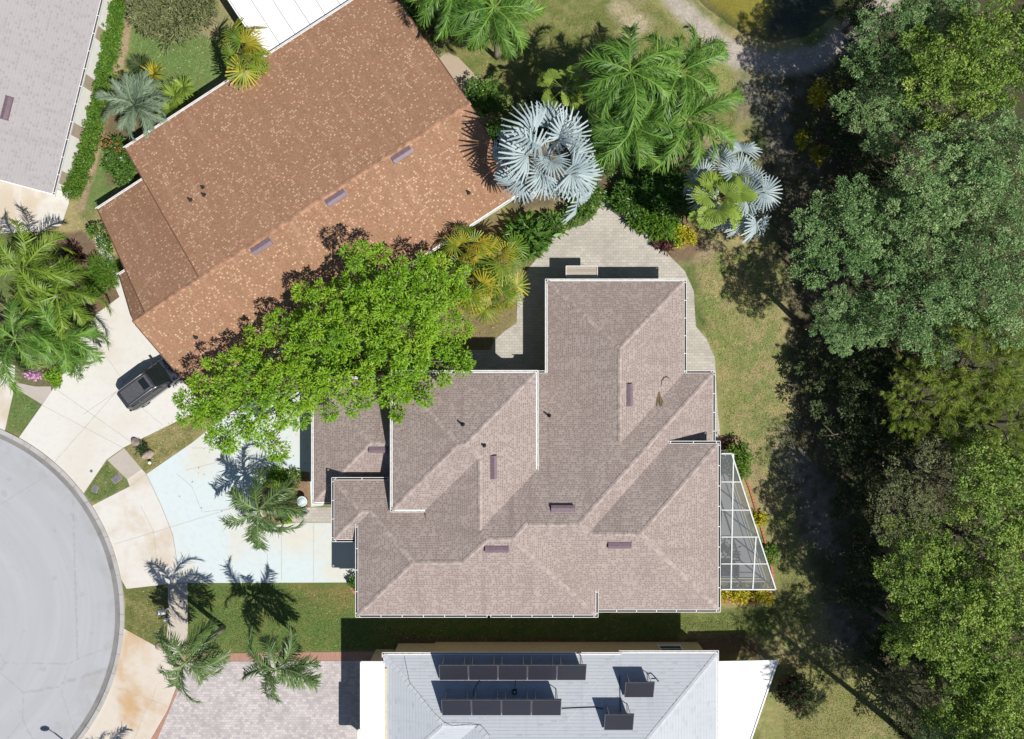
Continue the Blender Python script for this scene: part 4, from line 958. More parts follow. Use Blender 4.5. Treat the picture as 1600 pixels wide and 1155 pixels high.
M['leaf_hedge'] = leafmat('hedge_leaf', ramp3((0.05, 0.13, 0.014), (0.095, 0.21, 0.022), (0.18, 0.30, 0.035)), 0.5, 0.25, (0.25, 0.45, 0.03, 1))
M['leaf_olive'] = leafmat('olive_shrub_leaf', ramp3((0.11, 0.14, 0.055), (0.19, 0.22, 0.09), (0.30, 0.31, 0.15)), 0.55, 0.2)
M['leaf_yellow'] = leafmat('yellow_shrub_leaf', ramp3((0.30, 0.33, 0.02), (0.55, 0.50, 0.03), (0.75, 0.62, 0.10)), 0.5, 0.3)
M['leaf_maroon'] = leafmat('maroon_leaf', ramp3((0.05, 0.018, 0.018), (0.11, 0.04, 0.035), (0.26, 0.12, 0.11)), 0.5, 0.2)
M['leaf_patio'] = leafmat('glossy_patio_leaf', ramp3((0.04, 0.11, 0.022), (0.085, 0.19, 0.035), (0.18, 0.30, 0.05)), 0.35, 0.25, (0.2, 0.4, 0.04, 1))
M['petal_pink'] = leafmat('pink_petal', ramp3((0.45, 0.2, 0.40), (0.7, 0.35, 0.65), (0.85, 0.6, 0.8)), 0.6, 0.3)
M['petal_red'] = leafmat('red_flower', ramp3((0.35, 0.05, 0.02), (0.55, 0.12, 0.05), (0.6, 0.25, 0.12)), 0.6, 0.3)
M['bark'] = plain('grey_brown_bark', (0.16, 0.125, 0.10, 1), 0.95, 0.3, 5.0)
M['bark_pale'] = plain('pale_palm_bark', (0.27, 0.245, 0.22, 1), 0.95, 0.25, 6.0)
M['twig'] = plain('bare_grey_twig', (0.34, 0.31, 0.28, 1), 0.95, 0.2, 6.0)
M['frond_queen'] = leafmat('queen_palm_leaflet', ramp3((0.04, 0.12, 0.02), (0.105, 0.235, 0.035), (0.25, 0.41, 0.07)), 0.45, 0.2, (0.3, 0.5, 0.03, 1), 0.4)
M['frond_lime'] = leafmat('lime_palm_leaflet', ramp3((0.075, 0.16, 0.018), (0.165, 0.28, 0.028), (0.32, 0.42, 0.05)), 0.5, 0.25, (0.4, 0.5, 0.03, 1), 0.5)
M['frond_lawn'] = leafmat('lawn_palm_leaflet', ramp3((0.045, 0.10, 0.025), (0.105, 0.19, 0.05), (0.25, 0.33, 0.13)), 0.42, 0.2, (0.25, 0.36, 0.08, 1), 0.55)
M['frond_grey'] = leafmat('grey_green_palm_leaflet', ramp3((0.11, 0.17, 0.10), (0.185, 0.26, 0.165), (0.28, 0.36, 0.25)), 0.55, 0.18)
M['frond_silver'] = leafmat('silver_blue_fan_leaf', ramp3((0.20, 0.27, 0.29), (0.345, 0.43, 0.45), (0.53, 0.60, 0.61)), 0.5, 0.1, None, 0.4)
M['frond_gold'] = leafmat('yellow_green_fan_leaf', ramp3((0.08, 0.17, 0.02), (0.195, 0.29, 0.03), (0.55, 0.43, 0.04)), 0.42, 0.3, (0.5, 0.5, 0.04, 1), 0.45, 0.75)
M['frond_fresh'] = leafmat('light_green_fan_leaf', ramp3((0.16, 0.25, 0.04), (0.25, 0.36, 0.06), (0.36, 0.46, 0.10)), 0.4, 0.3, (0.5, 0.6, 0.05, 1), 0.4)
M['frond_dry'] = leafmat('dry_brown_frond', ramp3((0.20, 0.13, 0.07), (0.32, 0.22, 0.12), (0.42, 0.32, 0.2)), 0.8, 0.1)

def pinnate(name, seed, L, mat, n=46, leaf=0.62, width=0.05, rise=0.75, droop=1.15, hang=0.55, sweep=0.75, twist=0.15, stalk=0.14):
    """one feather frond growing along +X from the origin"""
    g = np.random.default_rng(seed); m = 24
    ang = rise - (rise + droop) * np.linspace(0, 1, m) ** 1.15; dl = L / (m - 1)
    xs = np.concatenate([[0], np.cumsum(np.cos(ang[:-1]) * dl)]); zs = np.concatenate([[0], np.cumsum(np.sin(ang[:-1]) * dl)])
    side = np.cumsum(np.linspace(0, twist, m)) * dl * g.uniform(-1, 1)
    s = np.linspace(0, 1, m); V = []; Qd = []; T = []
    def at_(u): return np.array([np.interp(u, s, xs), np.interp(u, s, side), np.interp(u, s, zs)]), np.interp(u, s, ang)
    # stalk as a flat-bottomed strip
    for i in range(m - 1):
        w0, w1 = 0.035 * (1 - s[i]) + 0.008, 0.035 * (1 - s[i + 1]) + 0.008; b = len(V)
        V += [(xs[i], side[i] - w0, zs[i] + .012), (xs[i], side[i] + w0, zs[i] + .012), (xs[i + 1], side[i + 1] + w1, zs[i + 1] + .012), (xs[i + 1], side[i + 1] - w1, zs[i + 1] + .012)]
        Qd.append((b, b + 3, b + 2, b + 1)); T += [0.75] * 4
    for sgn in (-1, 1):
        for k in range(n):
            u = stalk + (1 - stalk) * (k + 0.5 + g.uniform(-.3, .3)) / n; p, a = at_(min(u, 0.995))
            q = (u - stalk) / (1 - stalk); ln = leaf * (0.45 + 0.55 * math.sin(min(1, q * 1.25 + 0.12) * math.pi * 0.62)) * (1.0 if q < 0.75 else 1.0 - (q - 0.75) * 1.9) * g.uniform(0.85, 1.12)
            f = sweep + 0.5 * q + g.uniform(-.3, .3); h = hang * g.uniform(0.3, 1.6) - 0.5 * (g.random() < 0.35)
            fw = np.array([math.cos(a), 0, math.sin(a)]); upv = np.array([-math.sin(a), 0, math.cos(a)]); sd = np.array([0, sgn, 0])
            d1 = fw * math.sin(f) + sd * math.cos(f) + upv * (0.28 - h * 0.3); d1 /= np.linalg.norm(d1)
            d2 = d1 + np.array([0, 0, -1]) * h; d2 /= np.linalg.norm(d2)
            wv = np.cross(d1, upv); wv /= np.linalg.norm(wv); wv = wv + upv * 0.35 * sgn
            mid = p + d1 * ln * 0.5; tip = mid + d2 * ln * 0.5; b = len(V); w = width * g.uniform(.8, 1.2)
            V += [tuple(p - wv * w * .3), tuple(p + wv * w * .3), tuple(mid + wv * w * .5), tuple(mid - wv * w * .5), tuple(tip + wv * w * .12), tuple(tip - wv * w * .12)]
            Qd += [(b, b + 1, b + 2, b + 3), (b + 3, b + 2, b + 4, b + 5)]; tv = float(np.clip(0.40 + 0.2 * q + g.normal(0, 0.27), 0, 1)); T += [tv] * 6
    return np_mesh(name, np.array(V), np.array(Qd), mat, np.array(T))
def fan(name, seed, R_, petiole, mat, n=34, span=300, fuse=0.5, rise=0.6, cup=0.25, droop=0.35, tipw=0.15, fold=0.3, tilt=0.25, pw=0.025, ptone=0.7):
    """one fan leaf on its stalk along +X"""
    g = np.random.default_rng(seed); V = []; Qd = []; T = []; m = 8
    ang = rise - np.linspace(0, 0.45, m); dl = petiole / (m - 1)
    xs = np.concatenate([[0], np.cumsum(np.cos(ang[:-1]) * dl)]); zs = np.concatenate([[0], np.cumsum(np.sin(ang[:-1]) * dl)])
    for i in range(m - 1):
        b = len(V); V += [(xs[i], -pw, zs[i]), (xs[i], pw, zs[i]), (xs[i + 1], pw * .8, zs[i + 1]), (xs[i + 1], -pw * .8, zs[i + 1])]; Qd.append((b, b + 3, b + 2, b + 1)); T += [ptone] * 4
    hub = np.array([xs[-1], 0, zs[-1]]); a0 = ang[-1] - tilt
    ex = np.array([math.cos(a0), 0, math.sin(a0)]); ez = np.array([-math.sin(a0), 0, math.cos(a0)]); ey = np.array([0, 1.0, 0])
    def pt(r, th, z): return hub + (ex * math.cos(th) + ey * math.sin(th)) * r + ez * z
    st = R(span) / n
    for k in range(n):
        th = -R(span) / 2 + (k + 0.5) * st + g.uniform(-.1, .1) * st; ln = R_ * (0.78 + 0.22 * math.cos(th * 0.55)) * g.uniform(.93, 1.05); f = fuse * g.uniform(.9, 1.1)
        zf = lambda r: cup * R_ * (r / R_) * abs(math.sin(th)) * 0.9 - droop * R_ * (r / R_) ** 2.2
        r1 = ln * f; dt = st * 0.5; b = len(V); tv = float(np.clip(0.5 + g.normal(0, .14), 0, 1)); dn = -droop * R_ * 0.35 * g.uniform(0, 1.2)
        V += [tuple(pt(0.02, th, 0)), tuple(pt(r1, th - dt, zf(r1) - fold * r1 * dt)), tuple(pt(r1 * 1.02, th, zf(r1) + fold * r1 * dt)), tuple(pt(r1, th + dt, zf(r1) - fold * r1 * dt)),
              tuple(pt(ln * .98, th - st * tipw, zf(ln) + dn)), tuple(pt(ln, th + st * tipw, zf(ln) + dn))]
        Qd += [(b, b + 1, b + 2, b + 2), (b, b + 2, b + 3, b + 3), (b + 1, b + 4, b + 5, b + 2), (b + 2, b + 5, b + 5, b + 3)]; T += [tv + .05, tv, tv + .06, tv - .05, tv + .12, tv + .12]
    Qd = [q for q in Qd]
    V = np.array(V); tri = []
    for q in Qd:
        q = list(dict.fromkeys(q)); tri += [q[:3]] if len(q) == 3 else [q[:3], [q[0], q[2], q[3]]]
    return np_mesh(name, V, np.array(tri), mat, np.array(np.clip(T, 0, 1)))

def trunk_tube(mb, base, top, r0, r1, bend=0.0, n=9, rings=True, seed=0):
    g = random.Random(seed); base = Vector(base); top = Vector(top); pts = []; rad = []
    bx, by = g.uniform(-1, 1) * bend, g.uniform(-1, 1) * bend
    for k in range(n + 1):
        u = k / n; p = base.lerp(top, u) + Vector((bx, by, 0)) * math.sin(u * math.pi); pts.append(p); rad.append((r0 + (r1 - r0) * u) * (1.18 if k == 0 else 1.0))
    mb.tube(pts, rad, 9)
def palm(name, label, px, py, h, fronds, nf, spread=(0.05, 1.0), group=None, base=None, tr=(0.17, 0.13), seed=1, sc=1.0, bark='bark_pale', dead=None, twist=True, azi=None):
    """a palm with its trunk and every frond a part; px, py is where the photo shows the heart of the crown"""
    g = random.Random(seed); X, Y = P(px, py, h)
    bx, by = P(*base) if base else (X, Y)
    r = empty(name, (bx, by, 0.0), label, 'palm tree', group)
    mb = MB(); T = Vector((X - bx, Y - by, h))
    if base:
        k1 = Vector((T.x * 0.12, T.y * 0.30, h * 0.35)); pts = [Vector((0, 0, -0.1)), k1 * 0.5, k1, k1.lerp(T, 0.5), T]
        mb.tube(pts, [tr[0] * 1.25, tr[0] * 1.1, tr[0], (tr[0] + tr[1]) / 2, tr[1]], 10)
    else: trunk_tube(mb, (0, 0, -0.1), T, tr[0], tr[1], 0.1, seed=seed)
    mb.build('trunk', M[bark], r)
    for k in range(nf):
        u = k / max(1, nf - 1)
        az = (k * 2.39996 + g.uniform(-.25, .25)) if azi is None else R(azi[k]) + g.uniform(-.08, .08)
        pitch = spread[0] + (spread[1] - spread[0]) * u + g.uniform(-.1, .1)                     # younger fronds stand, older ones hang
        o = link('frond', fronds[g.randrange(len(fronds))], r, T + Vector((0, 0, g.uniform(-.12, .08))), (g.uniform(-.75, .75), pitch + g.uniform(-.15, .15), az + g.uniform(-.2, .2)), sc * g.uniform(.8, 1.12))
    if dead:
        for k in range(2): link('frond', dead, r, T - Vector((0, 0, .25)), (0, 1.25, g.uniform(0, 6.28)), sc * 0.9)
    return r
qf = [pinnate('queen_frond', i, 3.7, M['frond_queen'], 62, 0.95, 0.046, 0.6, 1.15 + .15 * i, 0.9, 0.65, 0.55) for i in range(4)]
lf = [pinnate('lime_frond', 10 + i, 3.4, M['frond_lime'], 58, 0.86, 0.044, 0.6, 1.1 + .15 * i, 0.85, 0.65, 0.55) for i in range(4)]
wf = [pinnate('lawn_frond', 20 + i, 2.55, M['frond_lawn'], 46, 0.7, 0.044, 0.5, 1.15 + .15 * i, 0.7, 0.6, 0.5) for i in range(4)]
gf = [pinnate('grey_frond', 30 + i, 2.3, M['frond_grey'], 56, 0.62, 0.034, 0.75, 0.8, 0.45, 0.8, 0.3) for i in range(3)]
sf = [fan('silver_fan', 40 + i, 1.15 + .08 * (i % 3), 1.35 + .24 * i, M['frond_silver'], 18 + i, 190 + 18 * i, 0.5, 0.5, 0.75, 0.2 + .08 * i, 0.10, 0.5, 0.1 + .12 * i) for i in range(5)]
yf = [fan('gold_fan', 50 + i, 0.95 + .08 * i, 0.8 + .2 * i, M['frond_gold'], 17 + i, 210 + 20 * i, 0.38, 0.6, 0.45, 0.35, 0.12, 0.4, 0.15 + .1 * i) for i in range(4)]
ff = [fan('fresh_fan', 60 + i, 0.78, 0.85 + .2 * i, M['frond_fresh'], 26, 230, 0.8, 0.55, 0.6, 0.2, 0.3, 0.4) for i in range(3)]
df = fan('dry_fan', 70, 1.1, 1.2, M['frond_dry'], 16, 190, 0.4, 0.3, 0.5, 0.6, 0.1, 0.5)
# palms in the left corner and by the drives
palm('queen_palm', 'palm with long fronds reaching over the left edge above the planting bed', 38, 420, 4.6, lf, 17, (-0.35, 0.95), 'feather palms in the left corner bed', seed=3)
palm('queen_palm', 'palm with yellow green fronds beside the maroon plant in the left bed', 88, 462, 4.4, lf, 17, (-0.3, 0.9), 'feather palms in the left corner bed', seed=4)
palm('queen_palm', 'palm with fronds reaching toward the brown house driveway', 92, 520, 4.0, qf, 16, (-0.3, 0.9), 'feather palms in the left corner bed', seed=5, sc=0.95)
palm('queen_palm', 'palm at the left edge above the pink flowers and sidewalk', 22, 530, 4.2, qf, 17, (-0.3, 0.9), 'feather palms in the left corner bed', seed=6)
palm('driveway_palm', 'feathery palm in the round bed of the pale blue driveway', 404, 797, 4.3, wf, 17, (-0.2, 0.9), seed=8, sc=1.3, tr=(0.13, 0.1), base=(424, 776))
palm('lawn_palm', 'lawn palm nearest the mailbox with a leaning grey trunk', 290, 1036, 7.0, wf, 18, (-0.25, 0.95), 'palms on the front lawn', base=(349, 980), seed=9, sc=1.22, tr=(0.17, 0.13))
palm('lawn_palm', 'lawn palm over the pink pavers with a thin leaning trunk', 431, 1046, 6.6, wf, 18, (-0.25, 0.95), 'palms on the front lawn', base=(459, 986), seed=12, sc=1.2, tr=(0.14, 0.11))
palm('corner_palm', 'palm below the bottom left corner whose shadow lies on the rust stained drive', 176, 1312, 6.0, wf, 17, (-0.25, 0.95), seed=14)
# palms behind and beside the brown house
palm('grey_green_palm', 'grey green feather palm between the hedge and the brown roof', 210, 163, 3.6, gf, 32, (-0.55, 0.55), seed=15, tr=(0.2, 0.17), twist=False)
palm('small_fan_palm', 'yellow green fan palm at the upper eave of the brown house', 384, 88, 4.6, yf, 20, (-0.75, 0.95), seed=16, sc=1.05)
palm('queen_palm', 'feather palm at the top edge right of the brown roof', 772, 12, 8.0, qf, 30, (-0.3, 1.1), 'feather palms behind the houses', seed=17)
palm('queen_palm', 'feather palm at the top edge nearest the top of the brown roof', 700, -28, 7.4, qf, 24, (-0.3, 1.1), 'feather palms behind the houses', seed=18)
palm('queen_palm', 'feather palm of the big clump, upper left crown', 985, 112, 10.0, qf, 31, (-0.3, 1.15), 'feather palms behind the houses', seed=19)
palm('queen_palm', 'feather palm of the big clump, upper right crown nearest the pond', 1062, 112, 9.4, qf, 31, (-0.3, 1.15), 'feather palms behind the houses', seed=20)
palm('queen_palm', 'feather palm of the big clump, lower left crown beside the silver fan palm', 990, 196, 8.6, qf, 30, (-0.3, 1.15), 'feather palms behind the houses', seed=21)
palm('queen_palm', 'feather palm of the big clump, lower right crown', 1072, 188, 8.2, qf, 30, (-0.3, 1.15), 'feather palms behind the houses', seed=22)
palm('lime_fan_palm', 'small lime green fan palm above the large silver palm', 882, 138, 6.6, ff, 15, (-0.3, 0.9), seed=23, sc=0.9)
palm('silver_palm', 'large silver blue fan palm overhanging the brown roof', 855, 245, 7.2, sf, 21, (-1.0, 0.75), 'silver blue fan palms', seed=24, sc=1.36, tr=(0.26, 0.22), twist=False, bark='bark', dead=df)
palm('silver_palm', 'smaller silver blue fan palm at the edge of the shaded wood', 1142, 298, 5.4, sf, 21, (-0.95, 0.7), 'silver blue fan palms', seed=25, sc=1.14, tr=(0.22, 0.2), twist=False, bark='bark', dead=df)
palm('round_leaf_palm', 'light green round leaved fan palm in front of the smaller silver palm', 1120, 314, 6.8, ff, 15, (-0.7, 0.7), seed=26, sc=1.3, tr=(0.1, 0.09))
for k, (x, y, h, s_, sd_, lb) in enumerate(((732, 388, 4.2, 1.0, 31, 'against the gutter of the brown roof'), (778, 402, 3.9, 1.05, 32, 'nearest the paved patio'), (742, 440, 3.6, 1.0, 33, 'beside the bright green tree'), (776, 455, 3.3, 1.0, 34, 'hanging over the dry bed'))):
    palm('fan_palm', 'yellow green fan palm ' + lb, x, y, h, yf, 17, (-0.75, 0.95), 'yellow green fan palms beside the patio', seed=sd_, sc=s_ * .98, tr=(0.08, 0.07))

# broadleaf trees
def limbs(mb, base, lobes, r0, g):
    """tapered trunk that forks into limbs running into the lobes"""
    lo = np.array(lobes); cx, cy = lo[:, 0].mean(), lo[:, 1].mean(); zt = lo[:, 2].min()
    fork = Vector((base[0] * .6 + cx * .4, base[1] * .6 + cy * .4, zt * 0.5)); b = Vector((base[0], base[1], -0.15))
    mb.tube([b, b.lerp(fork, .3), fork], [r0 * 1.35, r0, r0 * .85], 10)
    for (x, y, z, rx, ry, rz) in lobes:
        e = Vector((x, y, z + rz * 0.15)); md = fork.lerp(e, .5) + Vector((g.uniform(-.3, .3), g.uniform(-.3, .3), 0.35)); mb.tube([fork - Vector((0, 0, .1)), md, e], [r0 * .5, r0 * .28, 0.03], 6)
        for k in range(3):
            d = Vector((g.uniform(-1, 1) * rx, g.uniform(-1, 1) * ry, g.uniform(-.1, .6) * rz)) * 0.8; mb.tube([md.lerp(e, .6), md.lerp(e, .8) + d * .5, e + d], [r0 * .13, r0 * .09, 0.015], 5)
def lobes_px(lst, dx, dy, zs=0.0):
    out = []
    for (px, py, rp, h) in lst:
        k = (H - h) / F; x, y = P(px, py, h); out.append((x - dx, y - dy, h - 0.6 + 0.9 * math.sin(px * 1.7 + py * 2.9), rp * k * .9, rp * k * .9, max(0.7, rp * k * 0.62)))
    return out
bt = [(580, 440, 40, 8.4), (556, 405, 20, 8.8), (500, 478, 38, 8.0), (640, 448, 48, 7.8), (690, 440, 36, 7.2), (440, 515, 26, 7.7), (418, 508, 14, 7.8), (482, 555, 46, 7.9), (560, 510, 50, 8.6), (630, 515, 55, 8.5), (690, 505, 36, 7.4), (690, 565, 34, 7.0), (610, 575, 48, 8.0), (540, 585, 42, 7.6), (455, 605, 45, 7.2), (385, 600, 44, 7.0), (330, 622, 38, 6.6), (296, 640, 20, 6.3), (350, 668, 34, 6.2), (415, 650, 38, 6.4), (428, 690, 18, 5.8), (335, 700, 16, 5.8), (620, 628, 20, 7.0), (565, 618, 24, 7.0), (385, 545, 28, 7.2), (345, 580, 24, 6.9), (500, 625, 22, 6.8), (515, 520, 34, 8.5), (600, 470, 38, 8.8), (660, 610, 22, 6.8), (712, 540, 16, 6.8), (465, 650, 16, 6.3)]
bx_, by_ = -12.0, 0.55
tr_ = empty('broadleaf_tree', (bx_, by_, 0), 'bright green spreading broadleaf tree over the gap between the brown and the tan roofs', 'tree')
L_ = lobes_px(bt, bx_, by_); mb = MB(); limbs(mb, (0, 0), L_, 0.28, random.Random(3)); mb.build('trunk', M['bark'], tr_)
link('crown', clump_mesh('crown', L_, 5, M['leaf_bright'], r=0.6, gap=2.0, dens=800, ll=0.21, lw=0.075, flat=.62, deep=.35, inner=dict(per_m2=3.6, leaves=14, ll=0.23, lw=0.09, tr=0.45, low=-.2, fill=.3)), tr_)

# the wood on the right: four crown shapes, copied, turned and scaled
def wood_proto(seed, nl, Rr, mat, squash=0.62, **k):
    g = random.Random(seed); lobes = []
    for i in range(nl):
        a = i * 2.39996 + g.uniform(-.35, .35); d = Rr * 0.86 * math.sqrt((i + 0.4) / nl); r = Rr * g.uniform(.17, .29)
        lobes.append((d * math.cos(a), d * math.sin(a), g.uniform(-1.7, 1.3) - 1.6 * (d / Rr) ** 2 + .6, r * g.uniform(.75, 1.35), r * g.uniform(.75, 1.35), r * squash))
    return clump_mesh('crown', lobes, seed, mat, **k), lobes
kw = dict(r=.58, gap=2.0, dens=760, ll=0.165, lw=0.078, flat=.62, deep=.4, inner=dict(per_m2=2.2, leaves=12, ll=.2, lw=.1, tr=.45, low=-.2, fill=.3))
oak = [wood_proto(100 + i, 24, 4.2, M['leaf_oak'], **kw) for i in range(3)]
mid = [wood_proto(110 + i, 22, 4.2, M['leaf_mid'], **dict(kw, r=.62, dens=480, ll=0.2, lw=0.1)) for i in range(2)]
thin = [wood_proto(120, 22, 4.0, M['leaf_olive'], **dict(kw, r=.36, gap=2.4, dens=480, ll=.17, lw=.07, inner=dict(per_m2=1.2, leaves=9, ll=.18, lw=.08, tr=.5)))]
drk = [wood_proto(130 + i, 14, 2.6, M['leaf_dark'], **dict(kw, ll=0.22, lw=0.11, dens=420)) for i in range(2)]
def needles(seed, nl, Rr):
    g = np.random.default_rng(seed); Cs = []; Ax = []; T = []
    for i in range(nl):
        a = i * 2.4 + g.uniform(-.3, .3); d = Rr * math.sqrt((i + 0.5) / nl); z0 = g.uniform(-1.3, 1.0) - 1.3 * (d / Rr) ** 2
        c = np.array([d * math.cos(a), d * math.sin(a), z0]); nt = 9; nd = 60
        for k in range(nt):
            dirn = unit(np.array([[math.cos(a) + g.normal(0, .7), math.sin(a) + g.normal(0, .7), g.uniform(.2, .9)]]))[0]; tc = c + g.normal(0, 0.42, 3) * np.array([1, 1, .5]); tt = g.normal(.5, .15)
            ax = dirn + g.normal(0, .45, (nd, 3)); Cs.append(tc + g.normal(0, .09, (nd, 3)) + dirn * g.uniform(0, .35, (nd, 1))); Ax.append(ax); T.append(np.clip(tt + g.normal(0, .12, nd), 0, 1))
    c = np.vstack(Cs); n = len(c); nn = g.normal(0, .5, (n, 3)); nn[:, 2] += .8; L = g.uniform(.28, .5, n)
    v, q, t_ = leaf_quads(c, np.vstack(Ax), nn, L, L * 0.1, np.concatenate(T), 0.0); return np_mesh('crown', v, q, M['leaf_pine'], t_)
pine = [needles(140 + i, 34, 4.0) for i in range(2)]
trunk_cache = {}
def wood_trunk(r0, h, seed, spread=2.4, n=7, mat='bark'):
    """trunk, forks and bare twigs of one woodland tree, base at the origin"""
    key = (round(h), seed % 3, mat, round(spread))
    if key not in trunk_cache:
        g = random.Random(seed); mb = MB(); top = Vector((g.uniform(-.3, .3), g.uniform(-.3, .3), h)); mb.tube([(0, 0, -.2), (0.05, 0.03, h * .3), tuple(top * .6), tuple(top)], [r0 * 1.3, r0, r0 * .8, r0 * .2], 9)
        for k in range(n):
            a = k * 2.4 + g.uniform(-.3, .3); s_ = top * g.uniform(.5, .8); e = s_ + Vector((math.cos(a) * spread * g.uniform(.6, 1), math.sin(a) * spread * g.uniform(.6, 1), h * g.uniform(.06, .2))); md = s_.lerp(e, .5) + Vector((0, 0, .25)); mb.tube([s_, md, e], [r0 * .45, r0 * .28, .025], 6)
            for q in range(3):
                f = md.lerp(e, g.uniform(.3, 1)); mb.tube([f, f + Vector((g.uniform(-1, 1), g.uniform(-1, 1), g.uniform(.1, .6)))], [.04, .012], 4)
        o = mb.build('trunk', M[mat]); trunk_cache[key] = o.data; COL.objects.unlink(o); bpy.data.objects.remove(o)
    return trunk_cache[key]
def wood(name, label, px, py, rpx, h, protos, seed, group='trees of the wood on the right', flat=1.0, rr=4.2, cat='tree', bark='bark'):
    """px, py, rpx: where the photo shows the crown and how wide; h: height of the crown's middle"""
    g = random.Random(seed); X, Y = P(px, py, h); k = (H - h) / F; s_ = rpx * k / rr
    r = empty(name, (X, Y, 0), label, cat, group); pr = protos[seed % len(protos)]; me = pr[0] if isinstance(pr, tuple) else pr
    link('trunk', wood_trunk(0.2, h + (0.4 if h > 5 else -.4), seed, max(.8, min(2.6, round(rpx * k * .6 * 2) / 2)), 8, bark), r, rot=(0, 0, g.uniform(0, 6.28)))
    link('crown', me, r, (0, 0, h), (g.uniform(-.12, .12), g.uniform(-.12, .12), g.uniform(0, 6.28)), (s_ * g.uniform(.9, 1.1), s_ * g.uniform(.9, 1.1), s_ * flat))
OAK = 'grey_green_oak'; GT = 'green_woodland_tree'; DK = 'dark_woodland_shrub'
for a in (
    (OAK, 'grey green oak whose crown reaches furthest left over the lawn', 1318, 365, 84, 8.6, oak, 1),
    (OAK, 'small grey green oak crown at the lower tip of the oaks above the grass', 1328, 502, 52, 7.6, oak, 2),
    (OAK, 'grey green oak in front of the yellow green pine, left of it', 1440, 478, 88, 9.6, oak, 4),
    (OAK, 'grey green oak between the two lower oaks at mid right', 1428, 360, 84, 9.2, oak, 3),
    (OAK, 'grey green oak at the right edge just above the pine', 1560, 432, 86, 10.4, oak, 5),
    (OAK, 'grey green oak in the middle of the upper right wood', 1488, 268, 92, 10.2, oak, 6),
    (OAK, 'grey green oak at the right edge in the upper wood', 1582, 250, 84, 11.0, oak, 7),
    (GT, 'yellowish green tree of the upper right wood, left of the corner', 1488, 110, 86, 10.6, mid, 8),
    (GT, 'tall yellowish green tree in the top right corner', 1575, 60, 92, 11.5, mid, 9),
    (OAK, 'dim grey green oak standing near the top edge right of the pond', 1400, 62, 66, 8.6, oak, 10),
    (OAK, 'dim grey green oak in half shade right of the pond', 1378, 175, 62, 7.4, oak, 11),
    (OAK, 'grey green oak at the top edge between the corner tree and the pond', 1468, 0, 66, 9.4, oak, 12),
    ('pine_tree', 'yellow green pine at the right edge, the upper crown', 1545, 572, 92, 10.0, pine, 13),
    ('pine_tree', 'yellow green pine at the right edge, the lower crown', 1575, 660, 80, 9.2, pine, 14),
    ('pine_tree', 'yellow green pine with bare twigs left of the other pines', 1452, 618, 62, 8.2, pine, 15),
    (GT, 'thin olive tree with bare twigs below the pines', 1475, 745, 76, 8.2, thin, 16),
    (GT, 'green tree at the right edge below the pines', 1572, 775, 86, 9.6, mid, 17),
    (GT, 'thin olive tree left of the green trees in the lower wood', 1418, 805, 66, 7.8, thin, 18),
    (GT, 'green tree at the right edge in the middle of the lower wood', 1582, 900, 86, 10.4, mid, 20),
    (GT, 'green tree in the lower wood whose crown stands furthest left', 1448, 890, 66, 9.0, mid, 19),
    (GT, 'green tree in the middle of the lower right wood', 1508, 975, 82, 10.0, mid, 21),
    (GT, 'small green tree hanging over the shaded litter in the lower wood', 1425, 988, 48, 8.0, mid, 22),
    (GT, 'green tree at the right edge near the bottom', 1588, 1032, 76, 10.8, mid, 24),
    (GT, 'yellowish green tree above the bottom right corner', 1508, 1088, 70, 9.0, mid, 23),
    (GT, 'thin olive tree with pale twigs at the lower edge of the wood', 1432, 1082, 56, 6.6, thin, 26),
    (GT, 'green tree in the bottom right corner', 1585, 1135, 78, 10.2, mid, 25),
    (OAK, 'grey green oak at the bottom edge left of the corner tree', 1500, 1165, 64, 8.4, oak, 28),
): wood(*a)
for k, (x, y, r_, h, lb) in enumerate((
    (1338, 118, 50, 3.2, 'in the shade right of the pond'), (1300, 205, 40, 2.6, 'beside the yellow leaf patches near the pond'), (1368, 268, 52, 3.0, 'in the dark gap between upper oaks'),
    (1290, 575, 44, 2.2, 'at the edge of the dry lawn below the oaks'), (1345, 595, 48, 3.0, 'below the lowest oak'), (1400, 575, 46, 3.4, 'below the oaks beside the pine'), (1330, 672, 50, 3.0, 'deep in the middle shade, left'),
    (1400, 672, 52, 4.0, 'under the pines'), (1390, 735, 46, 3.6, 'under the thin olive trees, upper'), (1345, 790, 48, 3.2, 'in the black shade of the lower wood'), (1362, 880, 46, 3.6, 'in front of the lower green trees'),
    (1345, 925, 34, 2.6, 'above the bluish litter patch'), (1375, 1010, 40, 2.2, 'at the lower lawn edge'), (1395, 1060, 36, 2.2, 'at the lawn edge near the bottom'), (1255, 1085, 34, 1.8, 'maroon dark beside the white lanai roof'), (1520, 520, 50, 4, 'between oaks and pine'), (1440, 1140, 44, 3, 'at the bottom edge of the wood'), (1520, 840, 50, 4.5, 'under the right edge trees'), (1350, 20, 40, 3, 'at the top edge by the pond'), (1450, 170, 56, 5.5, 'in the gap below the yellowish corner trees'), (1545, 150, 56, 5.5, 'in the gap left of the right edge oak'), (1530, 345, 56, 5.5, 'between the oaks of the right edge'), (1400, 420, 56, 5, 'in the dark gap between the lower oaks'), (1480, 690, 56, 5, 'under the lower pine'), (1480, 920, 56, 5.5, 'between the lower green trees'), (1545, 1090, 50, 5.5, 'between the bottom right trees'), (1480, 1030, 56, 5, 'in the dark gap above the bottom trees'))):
    wood(DK, 'dark green understorey shrub ' + lb, x, y, r_, h, drk, 200 + k, 'dark shrubs under the wood', 0.8, 2.6, 'shrub')
